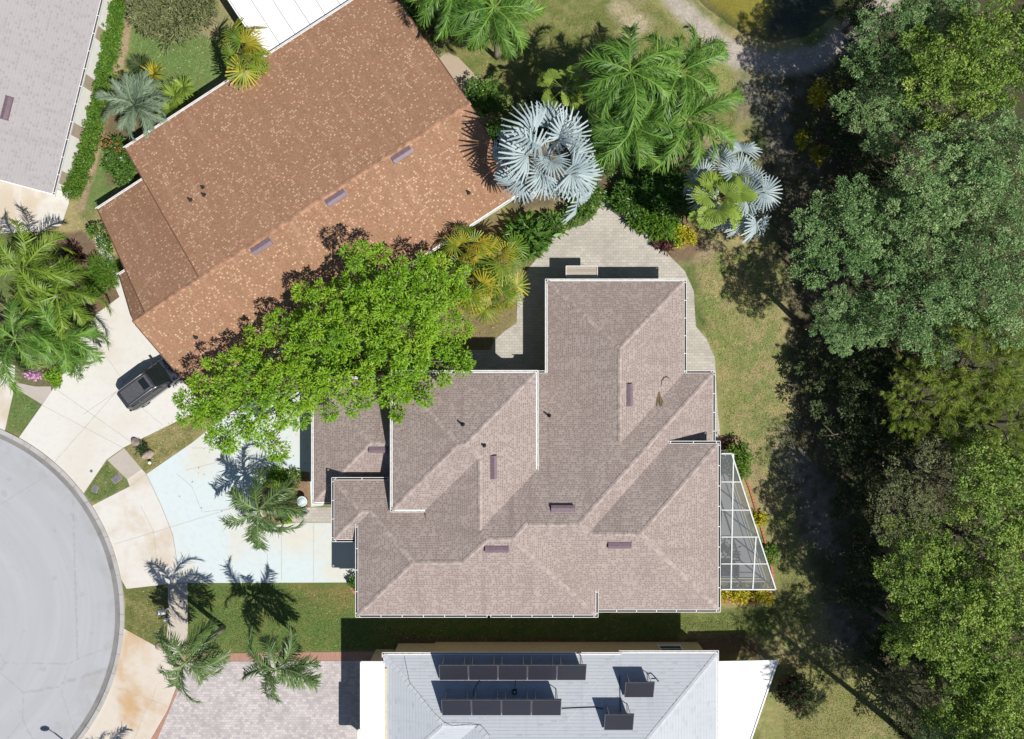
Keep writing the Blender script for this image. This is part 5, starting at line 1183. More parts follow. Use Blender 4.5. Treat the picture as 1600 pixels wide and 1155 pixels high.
# the tall pine outside the lower right corner whose shadow crosses the lawn
pX, pY = P(1396, 1132); r_ = empty('tall_pine', (pX, pY, 0), 'tall pine rooted at the lower right lawn edge, its long trunk shadow crossing the grass', 'tree', 'trees of the wood on the right')
mb = MB(); mb.tube([(0, 0, -.2), (.05, 0, 5), (.1, -.05, 10), (.1, 0, 16.5)], [.26, .2, .16, .07], 9)
tw = random.Random(5); pl_ = []
for k in range(16):
    a = k * 2.4; z = 10.5 + k * 0.4; L = 3.6 - k * .13; e = Vector((math.cos(a) * L, math.sin(a) * L, z + .5)); mb.tube([(.1, 0, z), tuple(Vector((.1, 0, z)).lerp(e, .5)), tuple(e)], [.06, .045, .02], 5); pl_.append(e)
mb.build('trunk', M['bark'], r_)
link('crown', cloud_mesh('crown', [(e.x, e.y, e.z, .85, .85, .5) for e in pl_], 77, M['leaf_pine'], per_m2=7, leaves=16, ll=.4, lw=.08, tr=.5), r_)

# hedges and shrubs
def shrub(name, label, px, py, rpx, h, mat, seed, cat='shrub', group=None, ll=0.16, lw=0.09, per=11, lobes=6, sy=1.0, leaves=14, tr=0.24):
    g = random.Random(seed); X, Y = P(px, py, h * 0.8); k = (H - h) / F; r = rpx * k; Ls = [(0, 0, h * .5, r * .6, r * .6 * sy, h * .5)]
    for i in range(lobes):
        a = i * 6.283 / lobes + g.uniform(-.3, .3); d = r * g.uniform(.45, .7); q = r * g.uniform(.32, .5); Ls.append((d * math.cos(a), d * math.sin(a) * sy, h * g.uniform(.35, .6), q, q, h * g.uniform(.35, .5)))
    o = link(name, cloud_mesh(name, Ls, seed, M[mat], per_m2=per, leaves=leaves, ll=ll, lw=lw, tr=tr, low=-0.1, fill=0.2), None, (X, Y, 0)); return tag(o, label, cat, group)
def strip_plant(name, label, pts, w, h, mat, seed, cat='hedge', step=0.8, wob=0.15, **k):
    g = random.Random(seed); q = [Vector(P(x, y, h * .8)) for x, y in pts]; c = q[len(q) // 2]; Ls = []
    for a, b in zip(q[:-1], q[1:]):
        n = max(1, int((b - a).length / step))
        for i in range(n):
            p = a.lerp(b, (i + .5) / n) - c; Ls.append((p.x + g.uniform(-wob, wob), p.y + g.uniform(-wob, wob), h * .55, w * g.uniform(.85, 1.15), w * g.uniform(.85, 1.15), h * .5))
    kk = dict(per_m2=12, leaves=14, ll=0.13, lw=0.08, tr=0.2, low=-.1, fill=.1); kk.update(k)
    o = link(name, cloud_mesh(name, Ls, seed, M[mat], **kk), None, (c.x, c.y, 0)); return tag(o, label, cat)
strip_plant('hedge', 'long clipped green hedge along the white wall of the grey house', [(186, -20), (178, 40), (160, 130), (142, 210), (122, 275), (112, 302)], 0.5, 1.5, 'leaf_hedge', 300, step=.42, wob=.06, per_m2=13, leaves=16, tr=.17)
shrub('spreading_shrub', 'wide olive green feathery shrub at the top edge left of the white lanai roof', 262, 8, 62, 3.0, 'leaf_olive', 301, ll=.32, lw=.07, lobes=9, sy=.62, tr=.4)
shrub('flowering_shrub', 'green shrub with a few red flowers at the corner of the brown roof', 188, 262, 24, 1.8, 'leaf_patio', 302)
ds_ = shrub('dark_shrub', 'dark leafy shrub carrying red flowers beside the grey green palm', 180, 232, 20, 1.6, 'leaf_patio', 304)
f_ = shrub('flowers', None, 178, 228, 20, 1.75, 'petal_red', 303, None, per=1.2, ll=.12, lw=.1, leaves=5); f_.location -= ds_.location; f_.parent = ds_
strip_plant('foundation_shrub', 'green shrubs along the left wall of the brown house by the walkway', [(140, 345), (158, 375), (175, 395)], 0.5, 1.3, 'leaf_patio', 305, 'shrub', ll=.2, lw=.08)
shrub('maroon_shrub', 'spiky maroon red plant in the left mulch bed', 113, 398, 15, .9, 'leaf_maroon', 306, ll=.3, lw=.07, leaves=10)
shrub('grassy_plant', 'arching grassy plant beside the brown house walkway', 158, 428, 24, 1.0, 'leaf_hedge', 307, ll=.4, lw=.04, leaves=18, tr=.3)
shrub('bed_shrub', 'low green shrub above the dark shade in the left bed', 145, 448, 18, .9, 'leaf_hedge', 308)
shrub('pink_flowers', 'cluster of pink flowers beside the sidewalk at the left edge', 54, 584, 14, .6, 'petal_pink', 309, 'flowers', ll=.14, lw=.12, leaves=9, sy=.6)
shrub('bed_shrub', 'yellow green low shrub by the brown driveway corner', 84, 590, 14, .7, 'leaf_yellow' if False else 'leaf_bright', 310)
shrub('bed_shrub', 'green fringe shrub under the palms facing the white driveway', 112, 560, 24, .9, 'leaf_hedge', 311, ll=.3, lw=.05)
for k, (x, y, r_, s_, lb) in enumerate(((219, 102, 22, 312, 'dark spiky rosette plant uppermost beside the lawn'), (240, 116, 22, 313, 'yellowish spiky rosette plant beside the lawn'), (272, 150, 26, 314, 'green spiky rosette plant right beside the lawn'), (286, 136, 22, 316, 'green spiky rosette plant nearest the brown eave'), (265, 170, 24, 315, 'green spiky rosette plant lowest by the brown gutter'))):
    # sword-leaved rosettes
    g = np.random.default_rng(s_); n = 90; az = g.uniform(0, 6.28, n); el = g.uniform(.0, 1.2, n); d = np.stack([np.cos(az) * np.cos(el), np.sin(az) * np.cos(el), np.sin(el)], 1)
    c = np.tile(np.array([[0, 0, 1.25]]), (n, 1)) + d * .06; nn = np.stack([-np.cos(az) * np.sin(el), -np.sin(az) * np.sin(el), np.cos(el)], 1); kk = (H - 1.3) / F
    v, q, t_ = leaf_quads(c, d, nn, g.uniform(.75, 1.1, n) * r_ * kk, np.full(n, .085), np.clip(g.normal(.5, .2, n), 0, 1), .2)
    X, Y = P(x, y, 1.4); rt = empty('spiky_plant', (X, Y, 0), lb, 'plant', 'spiky plants by the lawn'); mb = MB(); mb.tube([(0, 0, -.05), (0, 0, 1.28)], [.07, .05], 7); mb.build('stem', M['bark'], rt)
    link('leaf_rosette', np_mesh('leaf_rosette', v, q, M['leaf_dark'] if k == 0 else (M['frond_gold'] if k == 1 else M['frond_fresh']), t_), rt)
shrub('corner_shrub', 'dark shrubs along the right gable edge of the brown house near the top', 652, 20, 28, 1.8, 'leaf_patio', 317)
shrub('corner_shrub', 'mixed brownish shrub beside the tan slab at the brown gable', 682, 58, 22, 1.2, 'leaf_olive', 318)
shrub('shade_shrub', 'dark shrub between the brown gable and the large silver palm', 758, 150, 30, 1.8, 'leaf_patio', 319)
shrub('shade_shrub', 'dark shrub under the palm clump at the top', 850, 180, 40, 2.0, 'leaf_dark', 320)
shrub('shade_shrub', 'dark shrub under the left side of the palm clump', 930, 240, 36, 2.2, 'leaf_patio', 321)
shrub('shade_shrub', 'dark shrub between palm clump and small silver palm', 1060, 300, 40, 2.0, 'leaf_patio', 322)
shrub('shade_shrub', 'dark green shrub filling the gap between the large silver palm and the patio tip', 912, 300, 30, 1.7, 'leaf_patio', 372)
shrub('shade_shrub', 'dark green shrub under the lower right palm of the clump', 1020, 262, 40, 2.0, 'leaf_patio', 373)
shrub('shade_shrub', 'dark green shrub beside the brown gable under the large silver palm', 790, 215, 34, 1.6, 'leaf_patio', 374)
strip_plant('patio_border', 'glossy green border plants along the upper left edge of the patio', [(838, 392), (850, 362), (880, 345), (908, 332), (928, 312)], .6, 1.1, 'leaf_patio', 323, 'shrub', ll=.34, lw=.13, leaves=9, tr=.36)
shrub('broad_leaf_plant', 'large dark broad leaved plant between the gold fan palms and the patio', 822, 368, 30, 1.7, 'leaf_patio', 324, 'plant', ll=.75, lw=.22, per=6, leaves=5, tr=.4)
shrub('border_shrub', 'leafy green shrub behind the black bench', 985, 308, 30, 1.4, 'leaf_patio', 325, ll=.36, lw=.1)
shrub('border_shrub', 'light green leafy shrub overhanging the black bench', 1004, 338, 24, 1.2, 'leaf_hedge', 326, ll=.36, lw=.1)
shrub('border_shrub', 'green shrub right of the bench under the round leaved palm', 1032, 345, 26, 1.2, 'leaf_hedge', 327, ll=.32, lw=.1)
shrub('yellow_shrub', 'bright yellow shrub at the lawn corner of the patio', 1070, 370, 16, .9, 'leaf_yellow', 328)
shrub('yellow_shrub', 'lime yellow shrub between the bright yellow shrub and the patio', 1052, 362, 16, .9, 'leaf_bright', 329)
shrub('maroon_shrub', 'dark maroon plant at the right edge of the patio', 1036, 378, 14, .7, 'leaf_maroon', 330, ll=.26, lw=.08)
shrub('pool_shrub', 'dense green shrub at the top of the screen enclosure', 1157, 722, 22, 1.5, 'leaf_hedge', 331, sy=1.5)
shrub('dry_shrub', 'small dry brown shrub at the top corner of the screen enclosure', 1138, 698, 11, .8, 'leaf_maroon', 332)
shrub('pool_shrub', 'small green shrub beside the lower right screen wall', 1204, 868, 11, .7, 'leaf_hedge', 333, sy=1.6)
shrub('pool_shrub', 'small yellow green shrub beside the middle of the slanted screen wall', 1188, 812, 8, .5, 'leaf_yellow', 334)
for k, (x, w_, lb) in enumerate(((1131, 8, 'leftmost against the house wall'), (1157, 16, 'in the middle of the brick edged bed'), (1192, 17, 'at the right end of the brick edged bed'))):
    shrub('golden_shrub', 'golden yellow shrub below the screen enclosure ' + lb, x, 932, w_, .7, 'leaf_yellow', 340 + k, group='golden shrubs below the screen enclosure', sy=.6)
shrub('bed_shrub', 'yellow green shrub in the driveway bed above the brown mound', 432, 748, 17, .6, 'leaf_bright', 350)
shrub('bed_shrub', 'sparse dark leafed plant in the driveway bed beside the house', 455, 748, 15, .6, 'leaf_patio', 351, per=5)
shrub('bed_shrub', 'low green plant at the lower edge of the driveway bed', 448, 808, 10, .4, 'leaf_bright', 352)
shrub('bed_shrub', 'reddish brown ground plant in the driveway bed near the pale table', 456, 795, 10, .35, 'leaf_maroon', 353)
shrub('wall_shrub', 'small dark shrub at the garage corner of the tan house', 553, 912, 9, .8, 'leaf_patio', 354)
shrub('dark_shrub', 'dark maroon shrub right of the white lanai roof', 1240, 1085, 24, 1.6, 'leaf_maroon', 355)
for k, (x, y, r_) in enumerate(((1285, 143, 16), (1258, 213, 12), (1282, 240, 9))):
    shrub('pale_leaf_clump', ['broad yellow leaf clump in the shade right of the pond', 'small yellow leaf clump low in the shade near the pond', 'smallest pale leaf clump in the upper shade'][k], x, y, r_, 1.6, 'leaf_yellow', 360 + k, 'plant', 'pale leaf clumps under the wood', ll=.4, lw=.2, per=5, leaves=5)
# ---------------------------------------------------------------- single things
def add(mb, name, mat, parent, **k): return mb.build(name, M[mat] if isinstance(mat, str) else mat, parent, **k)
# car on the brown house driveway
t = NT('dark_blue_grey_car_paint', 0.28, 0.6); t.b.inputs['Metallic'].default_value = 0.35; t.b.inputs['Coat Weight'].default_value = 0.5; f = t.noise(t.obj(), 30.0, 2.0)
M['paint'] = t.color(t.mix(f, (0.045, 0.05, 0.062, 1), (0.06, 0.066, 0.08, 1)))
M['carglass'] = plain('tinted_car_glass', (0.012, 0.018, 0.018, 1), 0.06, 0.1, 2, 0.6)
M['tyre'] = plain('black_tyre', (0.02, 0.02, 0.02, 1), 0.9, 0.2); M['lamp_red'] = plain('red_tail_lamp', (0.10, 0.01, 0.012, 1), 0.2, 0.1); M['lamp_clear'] = plain('clear_head_lamp', (0.6, 0.62, 0.65, 1), 0.15, 0.05)
cpx = P(214, 608, 1.75); ca = math.atan2(325, 445)
car = empty('parked_car', (cpx[0] + math.cos(ca) * 0.75, cpx[1] + math.sin(ca) * 0.75, 0.03), 'dark blue grey estate car parked nose in under the edge of the brown roof', 'car', rz=ca)
def loft(sections, mat, name, parent, mi_fn=None, sub=2):
    """closed skin through cross sections [(x, [(y, z) ...half profile bottom to top])], mirrored"""
    bm = bmesh.new(); rings = []
    for x, half in sections:
        full = [(-y, z) for y, z in half] + [(y, z) for y, z in reversed(half)]
        rings.append([bm.verts.new((x, y, z)) for y, z in full])
    n = len(rings[0])
    for a, b in zip(rings[:-1], rings[1:]):
        for k in range(n): bm.faces.new((a[k], a[(k + 1) % n], b[(k + 1) % n], b[k]))
    bm.faces.new(rings[0][::-1]); bm.faces.new(rings[-1])
    bmesh.ops.recalc_face_normals(bm, faces=bm.faces); me = bpy.data.meshes.new(name); bm.to_mesh(me); bm.free()
    for p_ in me.polygons: p_.use_smooth = True
    me.materials.append(M[mat]); o = bpy.data.objects.new(name, me); COL.objects.link(o); o.parent = parent
    md = o.modifiers.new('s', 'SUBSURF'); md.levels = sub; md.render_levels = sub; return o
def hb(w, z0, z1, r=0.1): return [(w * .80, z0), (w * .97, z0 + .06), (w, z0 + (z1 - z0) * .45), (w * .985, z1 - .1), (w * .93, z1), (w * .5, z1 + .02)]
loft([(-2.38, hb(.60, .42, .9)), (-2.32, hb(.80, .34, .98)), (-2.1, hb(.93, .28, 1.02)), (-1.2, hb(.965, .24, 1.03)), (0.2, hb(.965, .24, 1.02)), (1.0, hb(.955, .24, 1.02)), (1.7, hb(.93, .26, .97)), (2.15, hb(.86, .3, .88)), (2.34, hb(.72, .36, .8)), (2.38, hb(.62, .42, .74))], 'paint', 'body', car)
def gh(wb, wt, zb, zt): return [(wb * .6, zb - .12), (wb, zb - .1), (wb, zb), (wt * 1.02, zt - .1), (wt * .93, zt - .005), (wt * .45, zt + .025)]
loft([(-2.30, gh(.66, .60, 1.0, 1.08)), (-2.27, gh(.74, .66, 1.0, 1.28)), (-2.10, gh(.84, .66, 1.0, 1.68)), (-1.7, gh(.885, .735, 1.0, 1.77)), (-.6, gh(.885, .735, 1.0, 1.79)), (.25, gh(.885, .73, 1.0, 1.75)), (.55, gh(.88, .72, 1.0, 1.66)), (1.28, gh(.86, .76, .98, 1.08)), (1.34, gh(.84, .74, .96, 1.02))], 'paint', 'cabin', car)
mb = MB(); zr = 1.812                                                    # dark roof panel with ribs and glass sunroof
mb.boxz(-1.82, 0.30, -0.5, 0.5, 1.70, 1.805)
for k in range(7): y = -.42 + k * .14; mb.boxz(-1.78, -0.45, y - .012, y + .012, 1.805, 1.818)
M['roofdark'] = plain('dark_grey_roof_panel', (0.085, 0.085, 0.10, 1), 0.45, 0.15, 6, 0.4); add(mb, 'roof_panel', 'roofdark', car, bevel=.03)
mb = MB(); mb.boxz(-0.36, 0.12, -.40, .40, 1.806, 1.822); add(mb, 'sunroof', 'carglass', car, bevel=.008)
mb = MB()
for s_ in (-1, 1): mb.tube([(-1.85, s_ * .6, 1.74), (-1.75, s_ * .61, 1.83), (0.1, s_ * .62, 1.83), (0.25, s_ * .62, 1.75)], .022, 8)
add(mb, 'roof_rail', 'alu', car)
ws = MB(); ws.face([(.36, -.66, 1.742), (1.27, -.76, 1.10), (1.36, 0, 1.09), (1.27, .76, 1.10), (.36, .66, 1.742), (.42, 0, 1.752)]); ws.v = [(a + .03, b, c + .035) for a, b, c in ws.v]; add(ws, 'windscreen', 'carglass', car)
rw = MB(); rw.face([(-2.262, .68, 1.22), (-2.262, -.68, 1.22), (-2.12, -.6, 1.62), (-2.12, .6, 1.62)]); rw.v = [(a - .015, b, c) for a, b, c in rw.v]; add(rw, 'rear_window', 'carglass', car)
for s_ in (-1, 1):
    for x0, x1 in ((-1.95, -1.25), (-1.18, -.25), (-.18, .62)):
        mb = MB(); y0, y1 = s_ * .887, s_ * .79; q = [(x0, y0, 1.06), (x1, y0, 1.06), (x1 - (.12 if x1 > .5 else 0), y1, 1.55), (x0 + .04, y1, 1.55)]; mb.face(q if s_ > 0 else q[::-1]); add(mb, 'side_window', 'carglass', car)
    mb = MB(); mb.box((.92, s_ * 1.02, 1.1), (.16, .2, .13)); add(mb, 'mirror', 'paint', car, bevel=.03)
    mb = MB(); mb.box((2.2, s_ * .66, .78), (.22, .3, .12)); add(mb, 'headlight', 'lamp_clear', car, bevel=.03)
    mb = MB(); mb.box((-2.3, s_ * .74, .88), (.08, .14, .2)); add(mb, 'tail_light', 'lamp_red', car, bevel=.02)
    for x in (-1.42, 1.42):
        w_ = MB(); c = Vector((x, s_ * .84, .36)); prof = [(.2, -.11), (.33, -.11), (.36, -.07), (.36, .07), (.33, .11), (.2, .11)]; n = 24
        for i in range(len(prof) - 1):
            for k in range(n):
                a0, a1 = 2 * math.pi * k / n, 2 * math.pi * (k + 1) / n; F_ = lambda q, a: c + Vector((q[0] * math.cos(a), q[1], q[0] * math.sin(a))); w_.face([F_(prof[i], a0), F_(prof[i], a1), F_(prof[i + 1], a1), F_(prof[i + 1], a0)])
        wh = empty('wheel', (0, 0, 0), None, None); wh.parent = car; add(w_, 'tyre', 'tyre', wh)
        r_ = MB(); r_.tube([tuple(c + Vector((0, s_ * .06, 0))), tuple(c + Vector((0, s_ * .09, 0)))], [.2, .2], 20)
        for k in range(5): a = k * 1.2566; r_.bar(c + Vector((0, s_ * .1, 0)), c + Vector((.2 * math.cos(a), s_ * .1, .2 * math.sin(a))), .05, .03)
        add(r_, 'rim', 'alu', wh)
mb = MB(); mb.boxz(-.05, .02, -.26, .26, 0, .11); mb.v = [(a - 2.37, b, c + .62) for a, b, c in mb.v]; add(mb, 'number_plate', 'white', car)

# bench on the patio
bx, by = P(976, 336, .4); ba = math.atan2(-(350 - 325), 995 - 960)
bench = empty('park_bench', (bx, by, .03), 'black slatted metal bench at the upper right edge of the patio', 'bench', rz=ba)
mb = MB()
for k in range(6): mb.boxz(-.72, .72, -.24 + k * .08, -.185 + k * .08, .43, .455)
add(mb, 'seat', 'black', bench); mb = MB()
for k in range(5): mb.boxz(-.72, .72, .27 + k * .015, .29 + k * .015, .50 + k * .085, .555 + k * .085)
add(mb, 'backrest', 'black', bench)
for x in (-.66, .66):
    for y in (-.2, .26): mb = MB(); mb.bar((x, y, 0), (x, y, .43), .045); add(mb, 'leg', 'black', bench)
    mb = MB(); mb.tube([(x, .27, .68), (x, 0, .70), (x, -.22, .66), (x, -.22, .44)], .022, 8); add(mb, 'armrest', 'black', bench)
# canopy swing by the house
sx, sy = P(909, 424.5, 1.95); M['canvas'] = plain('beige_canvas', (0.37, 0.33, 0.28, 1), 0.9, 0.1, 10); M['cushion'] = plain('beige_cushion', (0.4, 0.34, 0.26, 1), 0.9, .1)
sw = empty('canopy_swing', (sx, sy, .03), 'beige fabric canopy swing on the patio against the upper eave of the tan house', 'swing')
mb = MB(); n = 14; w2, d2 = 1.08, .38
def cz(u, v): return 1.95 - .035 * math.sin(math.pi * (v + 1) / 2 * 2.0) ** 2 - .05 * (1 - u * u) * (0.4 + .6 * (v * v)) - .02
for i in range(n):
    for j in range(8):
        u0, u1, v0, v1 = -1 + 2 * i / n, -1 + 2 * (i + 1) / n, -1 + j / 4, -1 + (j + 1) / 4
        mb.face([(u * w2, v * d2, cz(u, v)) for u, v in ((u0, v0), (u1, v0), (u1, v1), (u0, v1))], smooth=True)
add(mb, 'canopy', 'canvas', sw); mb = MB()
for a, b in (((-1, -1), (1, -1)), ((1, -1), (1, 1)), ((1, 1), (-1, 1)), ((-1, 1), (-1, -1))): mb.bar((a[0] * w2, a[1] * d2, 1.95), (b[0] * w2, b[1] * d2, 1.95), .035)
add(mb, 'canopy_frame', 'white', sw)
for s_ in (-1, 1):
    mb = MB(); mb.tube([(s_ * 1.0, -.52, 0), (s_ * .98, 0, 1.93), (s_ * 1.0, .52, 0)], .025, 8); add(mb, 'leg', 'tan_wall', sw)
mb = MB(); mb.boxz(-.85, .85, -.26, .26, .42, .52); mb.boxz(-.85, .85, -.34, -.24, .52, .95); add(mb, 'seat', 'cushion', sw, bevel=.03)
# table and chair by the driveway bed
M['tabletop'] = NT('pale_blue_mosaic', .35, .4); _t = M['tabletop']; vo = _t.n('ShaderNodeTexVoronoi'); vo.inputs['Scale'].default_value = 9.0; _t.l(_t.obj(), vo.inputs[0]); M['tabletop'] = _t.color(_t.mix(_t.smooth(vo.outputs[0], .2, .5), (0.36, 0.56, 0.63, 1), (0.55, 0.66, 0.70, 1)))
tx, ty = P(472, 783.5, .72); tb = empty('round_table', (tx, ty, .03), 'small round table with a pale blue top at the house corner of the driveway bed', 'table')
mb = MB(); mb.lathe((0, 0, .69), [(0, .03), (.31, .03), (.31, .0), (0, 0)], 28); add(mb, 'table_top', M['tabletop'], tb); mb = MB(); mb.lathe((0, 0, .69), [(.312, -.01), (.36, -.01), (.36, .045), (.312, .045), (.312, -.01)], 28); add(mb, 'rim', 'white', tb)
mb = MB(); mb.tube([(0, 0, 0), (0, 0, .69)], [.05, .035], 10); mb.lathe((0, 0, 0), [(.22, 0), (.2, .03), (.05, .06)], 20); add(mb, 'pedestal', 'black', tb)
hx, hy = P(476, 798, .4); ch = empty('garden_chair', (hx, hy, .03), 'small dark chair just below the pale blue round table', 'chair', rz=.25)
mb = MB(); mb.boxz(-.2, .2, -.2, .2, .42, .45); add(mb, 'seat', 'alu', ch); mb = MB(); mb.boxz(-.2, .2, -.24, -.21, .45, .85); add(mb, 'backrest', 'alu', ch)
for x in (-.18, .18):
    for y in (-.18, .18): mb = MB(); mb.bar((x, y, 0), (x, y, .42), .03); add(mb, 'leg', 'black', ch)
# mailbox and its lamp globe
mx_, my_ = P(252, 958, 1.15); mbx = empty('mailbox', (mx_, my_, 0), 'white mailbox on a post in the small lawn beside the street', 'mailbox')
mb = MB(); mb.boxz(-.27, .27, -.15, .15, 1.0, 1.12); q = 10
for k in range(q):
    a0, a1 = math.pi * k / q, math.pi * (k + 1) / q; mb.face([(-.27, .15 * math.cos(a0), 1.12 + .12 * math.sin(a0)), (.27, .15 * math.cos(a0), 1.12 + .12 * math.sin(a0)), (.27, .15 * math.cos(a1), 1.12 + .12 * math.sin(a1)), (-.27, .15 * math.cos(a1), 1.12 + .12 * math.sin(a1))], smooth=True)
for s_ in (-1, 1): mb.face([(s_ * .27, .15 * math.cos(math.pi * k / q), 1.12 + .12 * math.sin(math.pi * k / q)) for k in range(q + 1)])
add(mb, 'box', 'white', mbx); mb = MB(); mb.bar((0, 0, -.05), (0, 0, 1.0), .1); mb.bar((0, 0, .75), (.2, 0, 1.0), .05); add(mb, 'post', 'white', mbx)
gx_, gy_ = P(259, 969, .8); gl = empty('garden_lamp', (gx_, gy_, 0), 'round white globe lamp beside the mailbox', 'lamp'); M['globe'] = plain('white_globe', (0.8, 0.8, 0.76, 1), .3, .03)
mb = MB(); mb.lathe((0, 0, .66), [(.02, 0), (.1, .03), (.14, .1), (.145, .16), (.12, .24), (.05, .29), (0, .3)], 20); add(mb, 'globe', 'globe', gl); mb = MB(); mb.tube([(0, 0, 0), (0, 0, .67)], .03, 8); add(mb, 'post', 'black', gl)
gx_, gy_ = P(234, 723, .3); gl = empty('garden_lamp', (gx_, gy_, 0), 'small white globe lamp in the grass strip beside the boulders', 'lamp')
mb = MB(); mb.lathe((0, 0, .22), [(.02, 0), (.09, .03), (.125, .1), (.1, .19), (.04, .23), (0, .235)], 18); add(mb, 'globe', 'globe', gl); mb = MB(); mb.tube([(0, 0, 0), (0, 0, .23)], .025, 8); add(mb, 'post', 'black', gl)
# boulders
def boulder(px, py, sx_, sy_, sz_, seed, label, rz=0):
    bm = bmesh.new(); bmesh.ops.create_icosphere(bm, subdivisions=3, radius=1.0)
    for v in bm.verts:
        n_ = mnoise.noise(v.co * 1.4 + Vector((seed, 0, 0))); v.co *= 1 + .22 * n_; v.co.x *= sx_; v.co.y *= sy_; v.co.z = max(-.3, v.co.z) * sz_
    me = bpy.data.meshes.new('boulder'); bm.to_mesh(me); bm.free(); me.materials.append(M['stone']); x, y = P(px, py, .2)
    for p_ in me.polygons: p_.use_smooth = True
    o = link('boulder', me, None, (x, y, .05), (0, 0, rz)); return tag(o, label, 'boulder', 'boulders in the grass strip')
M['stone'] = plain('tan_boulder', (0.36, 0.29, 0.25, 1), .9, .25, 4)
boulder(213.5, 693, .5, .3, .42, 3, 'tan boulder in the grass strip nearest the brown house driveway', -.6); boulder(229, 711, .5, .3, .42, 8, 'tan boulder in the grass strip nearest the white globe lamp', .5)
shrub('tuft_plant', 'tiny dark plant between the two tan boulders', 221, 702, 7, .5, 'leaf_dark', 370, 'plant', ll=.25, lw=.05)
boulder(248, 1011, .3, .3, .12, 5, 'low pale stone heap at the lower tip of the mailbox lawn')
bpy.data.objects[-1] if False else None
# utility lids in the small lawn
M['lid'] = plain('mauve_grey_lid', (0.17, 0.155, 0.19, 1), .7, .15, 8)
for px, py, a, w_, d_, lb in ((182.5, 748, .6, .62, .44, 'larger rectangular grey utility lid in the small roadside lawn'), (148.5, 764, 1.2, .42, .38, 'smaller squarish grey utility lid near the kerb')):
    x, y = P(px, py); o = empty('utility_lid', (x, y, 0), lb, 'utility lid', 'utility lids in the roadside lawn', a); mb = MB(); mb.boxz(-w_ / 2, w_ / 2, -d_ / 2, d_ / 2, 0.0, .05); add(mb, 'cover', 'lid', o, bevel=.01); mb = MB()
    for s_ in (-1, 1): mb.boxz(s_ * w_ / 2 - .02, s_ * w_ / 2 + .02, -d_ / 2 - .02, d_ / 2 + .02, 0, .035); mb.boxz(-w_ / 2 + .02, w_ / 2 - .02, s_ * d_ / 2 - .02, s_ * d_ / 2 + .02, 0, .035)
    add(mb, 'frame', 'kerb', o)
x, y = P(143, 736); mb = MB(); mb.lathe((x, y, .031), [(0, .012), (.09, .012), (.11, 0)], 16); tag(mb.build('valve_cover', M['lid']), 'small round dark cover in the brown house driveway apron', 'valve cover')
# street lamp beyond the corner
lx, ly = P(162, 1206); lp = empty('street_lamp', (lx, ly, 0), 'street lamp beyond the bottom left corner, its shadow lying on the road', 'street lamp')
mb = MB(); mb.tube([(0, 0, 0), (0, 0, 6.6)], [.09, .05], 10); add(mb, 'pole', 'black', lp); mb = MB(); mb.tube([(0, 0, 6.5), (-.2, .1, 6.8), (-.35, .15, 6.85)], .035, 8); add(mb, 'arm', 'black', lp)
mb = MB(); mb.lathe((0, 0, 0), [(0, .1), (.1, .09), (.19, .04), (.2, 0), (0, -.02)], 16); mb.v = [(a * 1.7 - .55, b + .2, c + 6.85) for a, b, c in mb.v]; add(mb, 'lamp_head', 'black', lp)
# dead palm fronds lying on the tan roof
M['deadfrond'] = plain('dry_brown_frond_plain', (0.20, 0.15, 0.085, 1), .9, .3, 9)
def on_tan(px, py, dz=.03):
    X, Y, z = at_surface(px, py, tan.ztop_world); return Vector((X, Y, z + dz))
mb = MB(); r_ = random.Random(4)
for k in range(26):
    a = on_tan(1030 + r_.uniform(-1.5, 1.5), 612 + r_.uniform(0, 4)); b = on_tan(1030 + r_.uniform(-6, 6), 632 + r_.uniform(-7, 4), .02); mb.bar(a, b, .03, .02)
tag(mb.build('fallen_frond', M['deadfrond']), 'dry brown palm frond tuft lying in a valley of the tan roof', 'fallen frond')
mb = MB(); mb.tube([on_tan(1033, 605, .02), on_tan(1034, 595, .04), on_tan(1038, 590, .05), on_tan(1042, 589, .06), on_tan(1047, 593, .03)], [.012, .03, .045, .045, .015], 6); tag(mb.build('fallen_stalk', M['bark']), 'curved dark frond stalk lying on the tan roof above the dry tuft', 'fallen stalk')
# things inside the screen enclosure
sx, sy = P(1139, 893, .5); so_ = empty('outdoor_sofa', (sx, sy, .035), 'dark sofa inside the lower left corner of the screen enclosure', 'sofa'); M['wicker'] = plain('dark_wicker', (0.03, 0.032, 0.036, 1), .8, .3, 20)
mb = MB(); mb.boxz(-.55, .55, -.35, .45, .08, .42); add(mb, 'seat', 'wicker', so_, bevel=.03); mb = MB(); mb.boxz(-.55, .55, .3, .48, .42, .85); add(mb, 'backrest', 'wicker', so_, bevel=.03)
for s_ in (-1, 1): mb = MB(); mb.boxz(s_ * .62 - .07, s_ * .62 + .07, -.35, .46, .08, .62); add(mb, 'armrest', 'wicker', so_, bevel=.03)
px_, py_ = P(1140, 862, .9); pt = empty('potted_plant', (px_, py_, .035), 'potted leafy plant standing inside the screen enclosure above the sofa', 'potted plant'); mb = MB(); mb.lathe((0, 0, 0), [(.0, 0), (.16, 0), (.22, .38), (.19, .38), (.17, .33), (0, .32)], 18); add(mb, 'pot', 'tan_wall', pt)
link('foliage', cloud_mesh('foliage', [(0, 0, .85, .4, .4, .4), (.3, .1, .7, .25, .25, .25), (-.25, -.15, .75, .25, .25, .25)], 400, M['leaf_dark'], per_m2=10, leaves=8, ll=.26, lw=.12), pt)
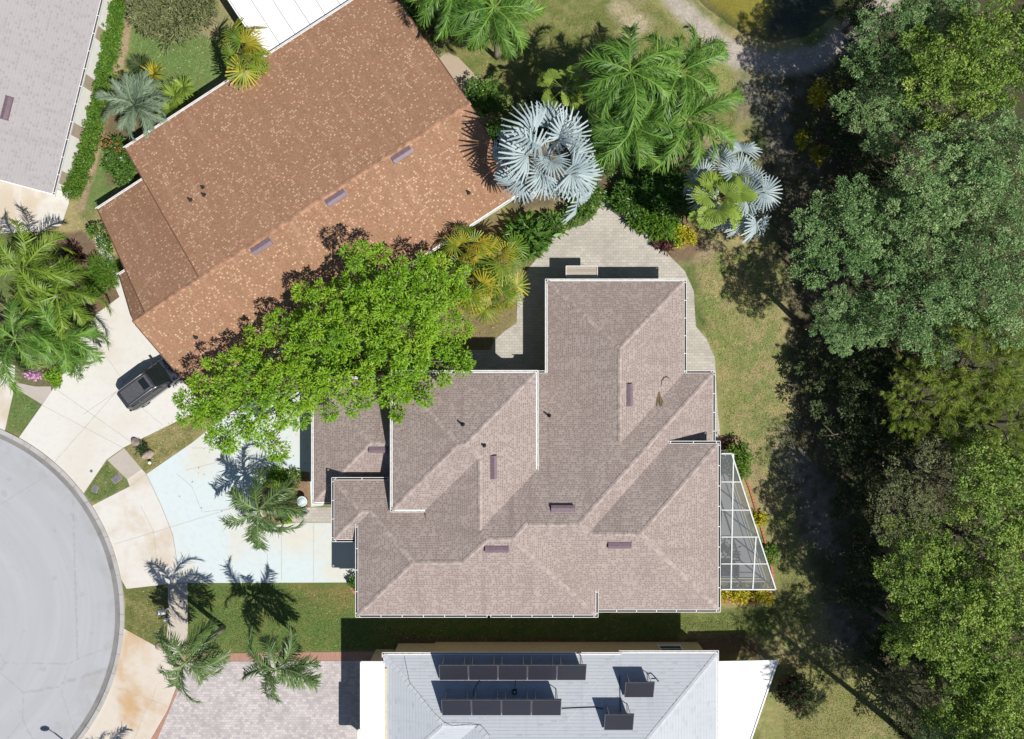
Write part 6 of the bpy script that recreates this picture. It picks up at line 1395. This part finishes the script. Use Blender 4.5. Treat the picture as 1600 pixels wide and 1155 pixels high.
# brick edging round the pool shrubs
def edging(name, label, pts, w=.16):
    mb = MB(); q = [P(x, y) for x, y in pts]
    for a, b in zip(q[:-1], q[1:]):
        A_, B_ = Vector((*a, 0)), Vector((*b, 0)); n = max(1, int((B_ - A_).length / .22)); d = (B_ - A_) / n; rz = math.atan2(d.y, d.x)
        for k in range(n): mb.box(A_ + d * (k + .5) + Vector((0, 0, .05)), (d.length * .93, w, .1), rz=rz + random.uniform(-.04, .04))
    return tag(mb.build(name, M['brick_edge']), label, 'brick edging')
edging('brick_edging', 'orange brick edging curving along the slanted right side of the screen enclosure', [(1160, 735), (1172, 765), (1184, 805), (1194, 840), (1203, 875), (1208, 900), (1204, 918)])
edging('brick_edging', 'orange brick edging round the golden shrubs below the screen enclosure', [(1127, 937), (1150, 942), (1180, 942), (1200, 936), (1205, 925)])
edging('brick_edging', 'short orange brick edging at the garage corner of the tan house', [(546, 914), (551, 922), (557, 928)])
M['slab'] = concrete('tan_slab', (0.40, 0.33, 0.25, 1), (0.3, 0.24, 0.18, 1), .5)
sheet('pavement', [(684, 92), (700, 82), (716, 90), (775, 150), (768, 190), (740, 200)], .02, M['slab'])
# stepping stone kerb beside the dirt path
mb = MB()
for px, py in ((203, 28),): mb.lathe((*P(px, py), 0), [(0, .1), (.1, .09), (.14, 0)], 12)
tag(mb.build('path_stone', M['stone']), 'small orange tan stone at the top of the dirt path beside the hedge', 'stone')
# white fence return beside the brown eave
mb = MB(); a_, b_ = P(244, 178, 1.2), P(262, 184, 1.2); mb.bar((*a_, 1.0), (*b_, 1.0), .05, .12)
for q_ in (a_, b_): mb.bar((*q_, 0), (*q_, 1.1), .07)
tag(mb.build('fence_rail', M['white']), 'short white rail under the grey green palm at the brown eave', 'rail')

# leaves shed by the tree on the roofs and drives
g_ = np.random.default_rng(91); lx_ = []
while len(lx_) < 420:
    px = g_.uniform(250, 760); py = g_.uniform(380, 900)
    d_ = min(math.hypot((px - c[0]) / 1.0, py - c[1]) - c[2] for c in bt)
    if g_.random() > math.exp(-max(0.0, d_) / 38.0): continue
    X, Y = P(px, py, 2.0); z = max(tan.ztop_world(X, Y), brown.ztop_world(X, Y))
    lx_.append((X, Y, z + .035 if z else .045))
c_ = np.array(lx_); n_ = len(c_); ax_ = np.stack([np.cos(g_.uniform(0, 6.28, n_)), np.sin(g_.uniform(0, 6.28, n_)), g_.normal(0, .08, n_)], 1); nn_ = np.tile(np.array([[0, 0, 1.0]]), (n_, 1)) + g_.normal(0, .15, (n_, 3))
v_, q_, t_ = leaf_quads(c_, ax_, nn_, g_.uniform(.1, .2, n_), g_.uniform(.05, .08, n_), g_.random(n_), .1)
tag(link('fallen_leaves', np_mesh('fallen_leaves', v_, q_, M['frond_dry'], t_)), 'dry leaves shed on the drive and roofs round the bright green tree', 'leaf litter', kind='stuff')
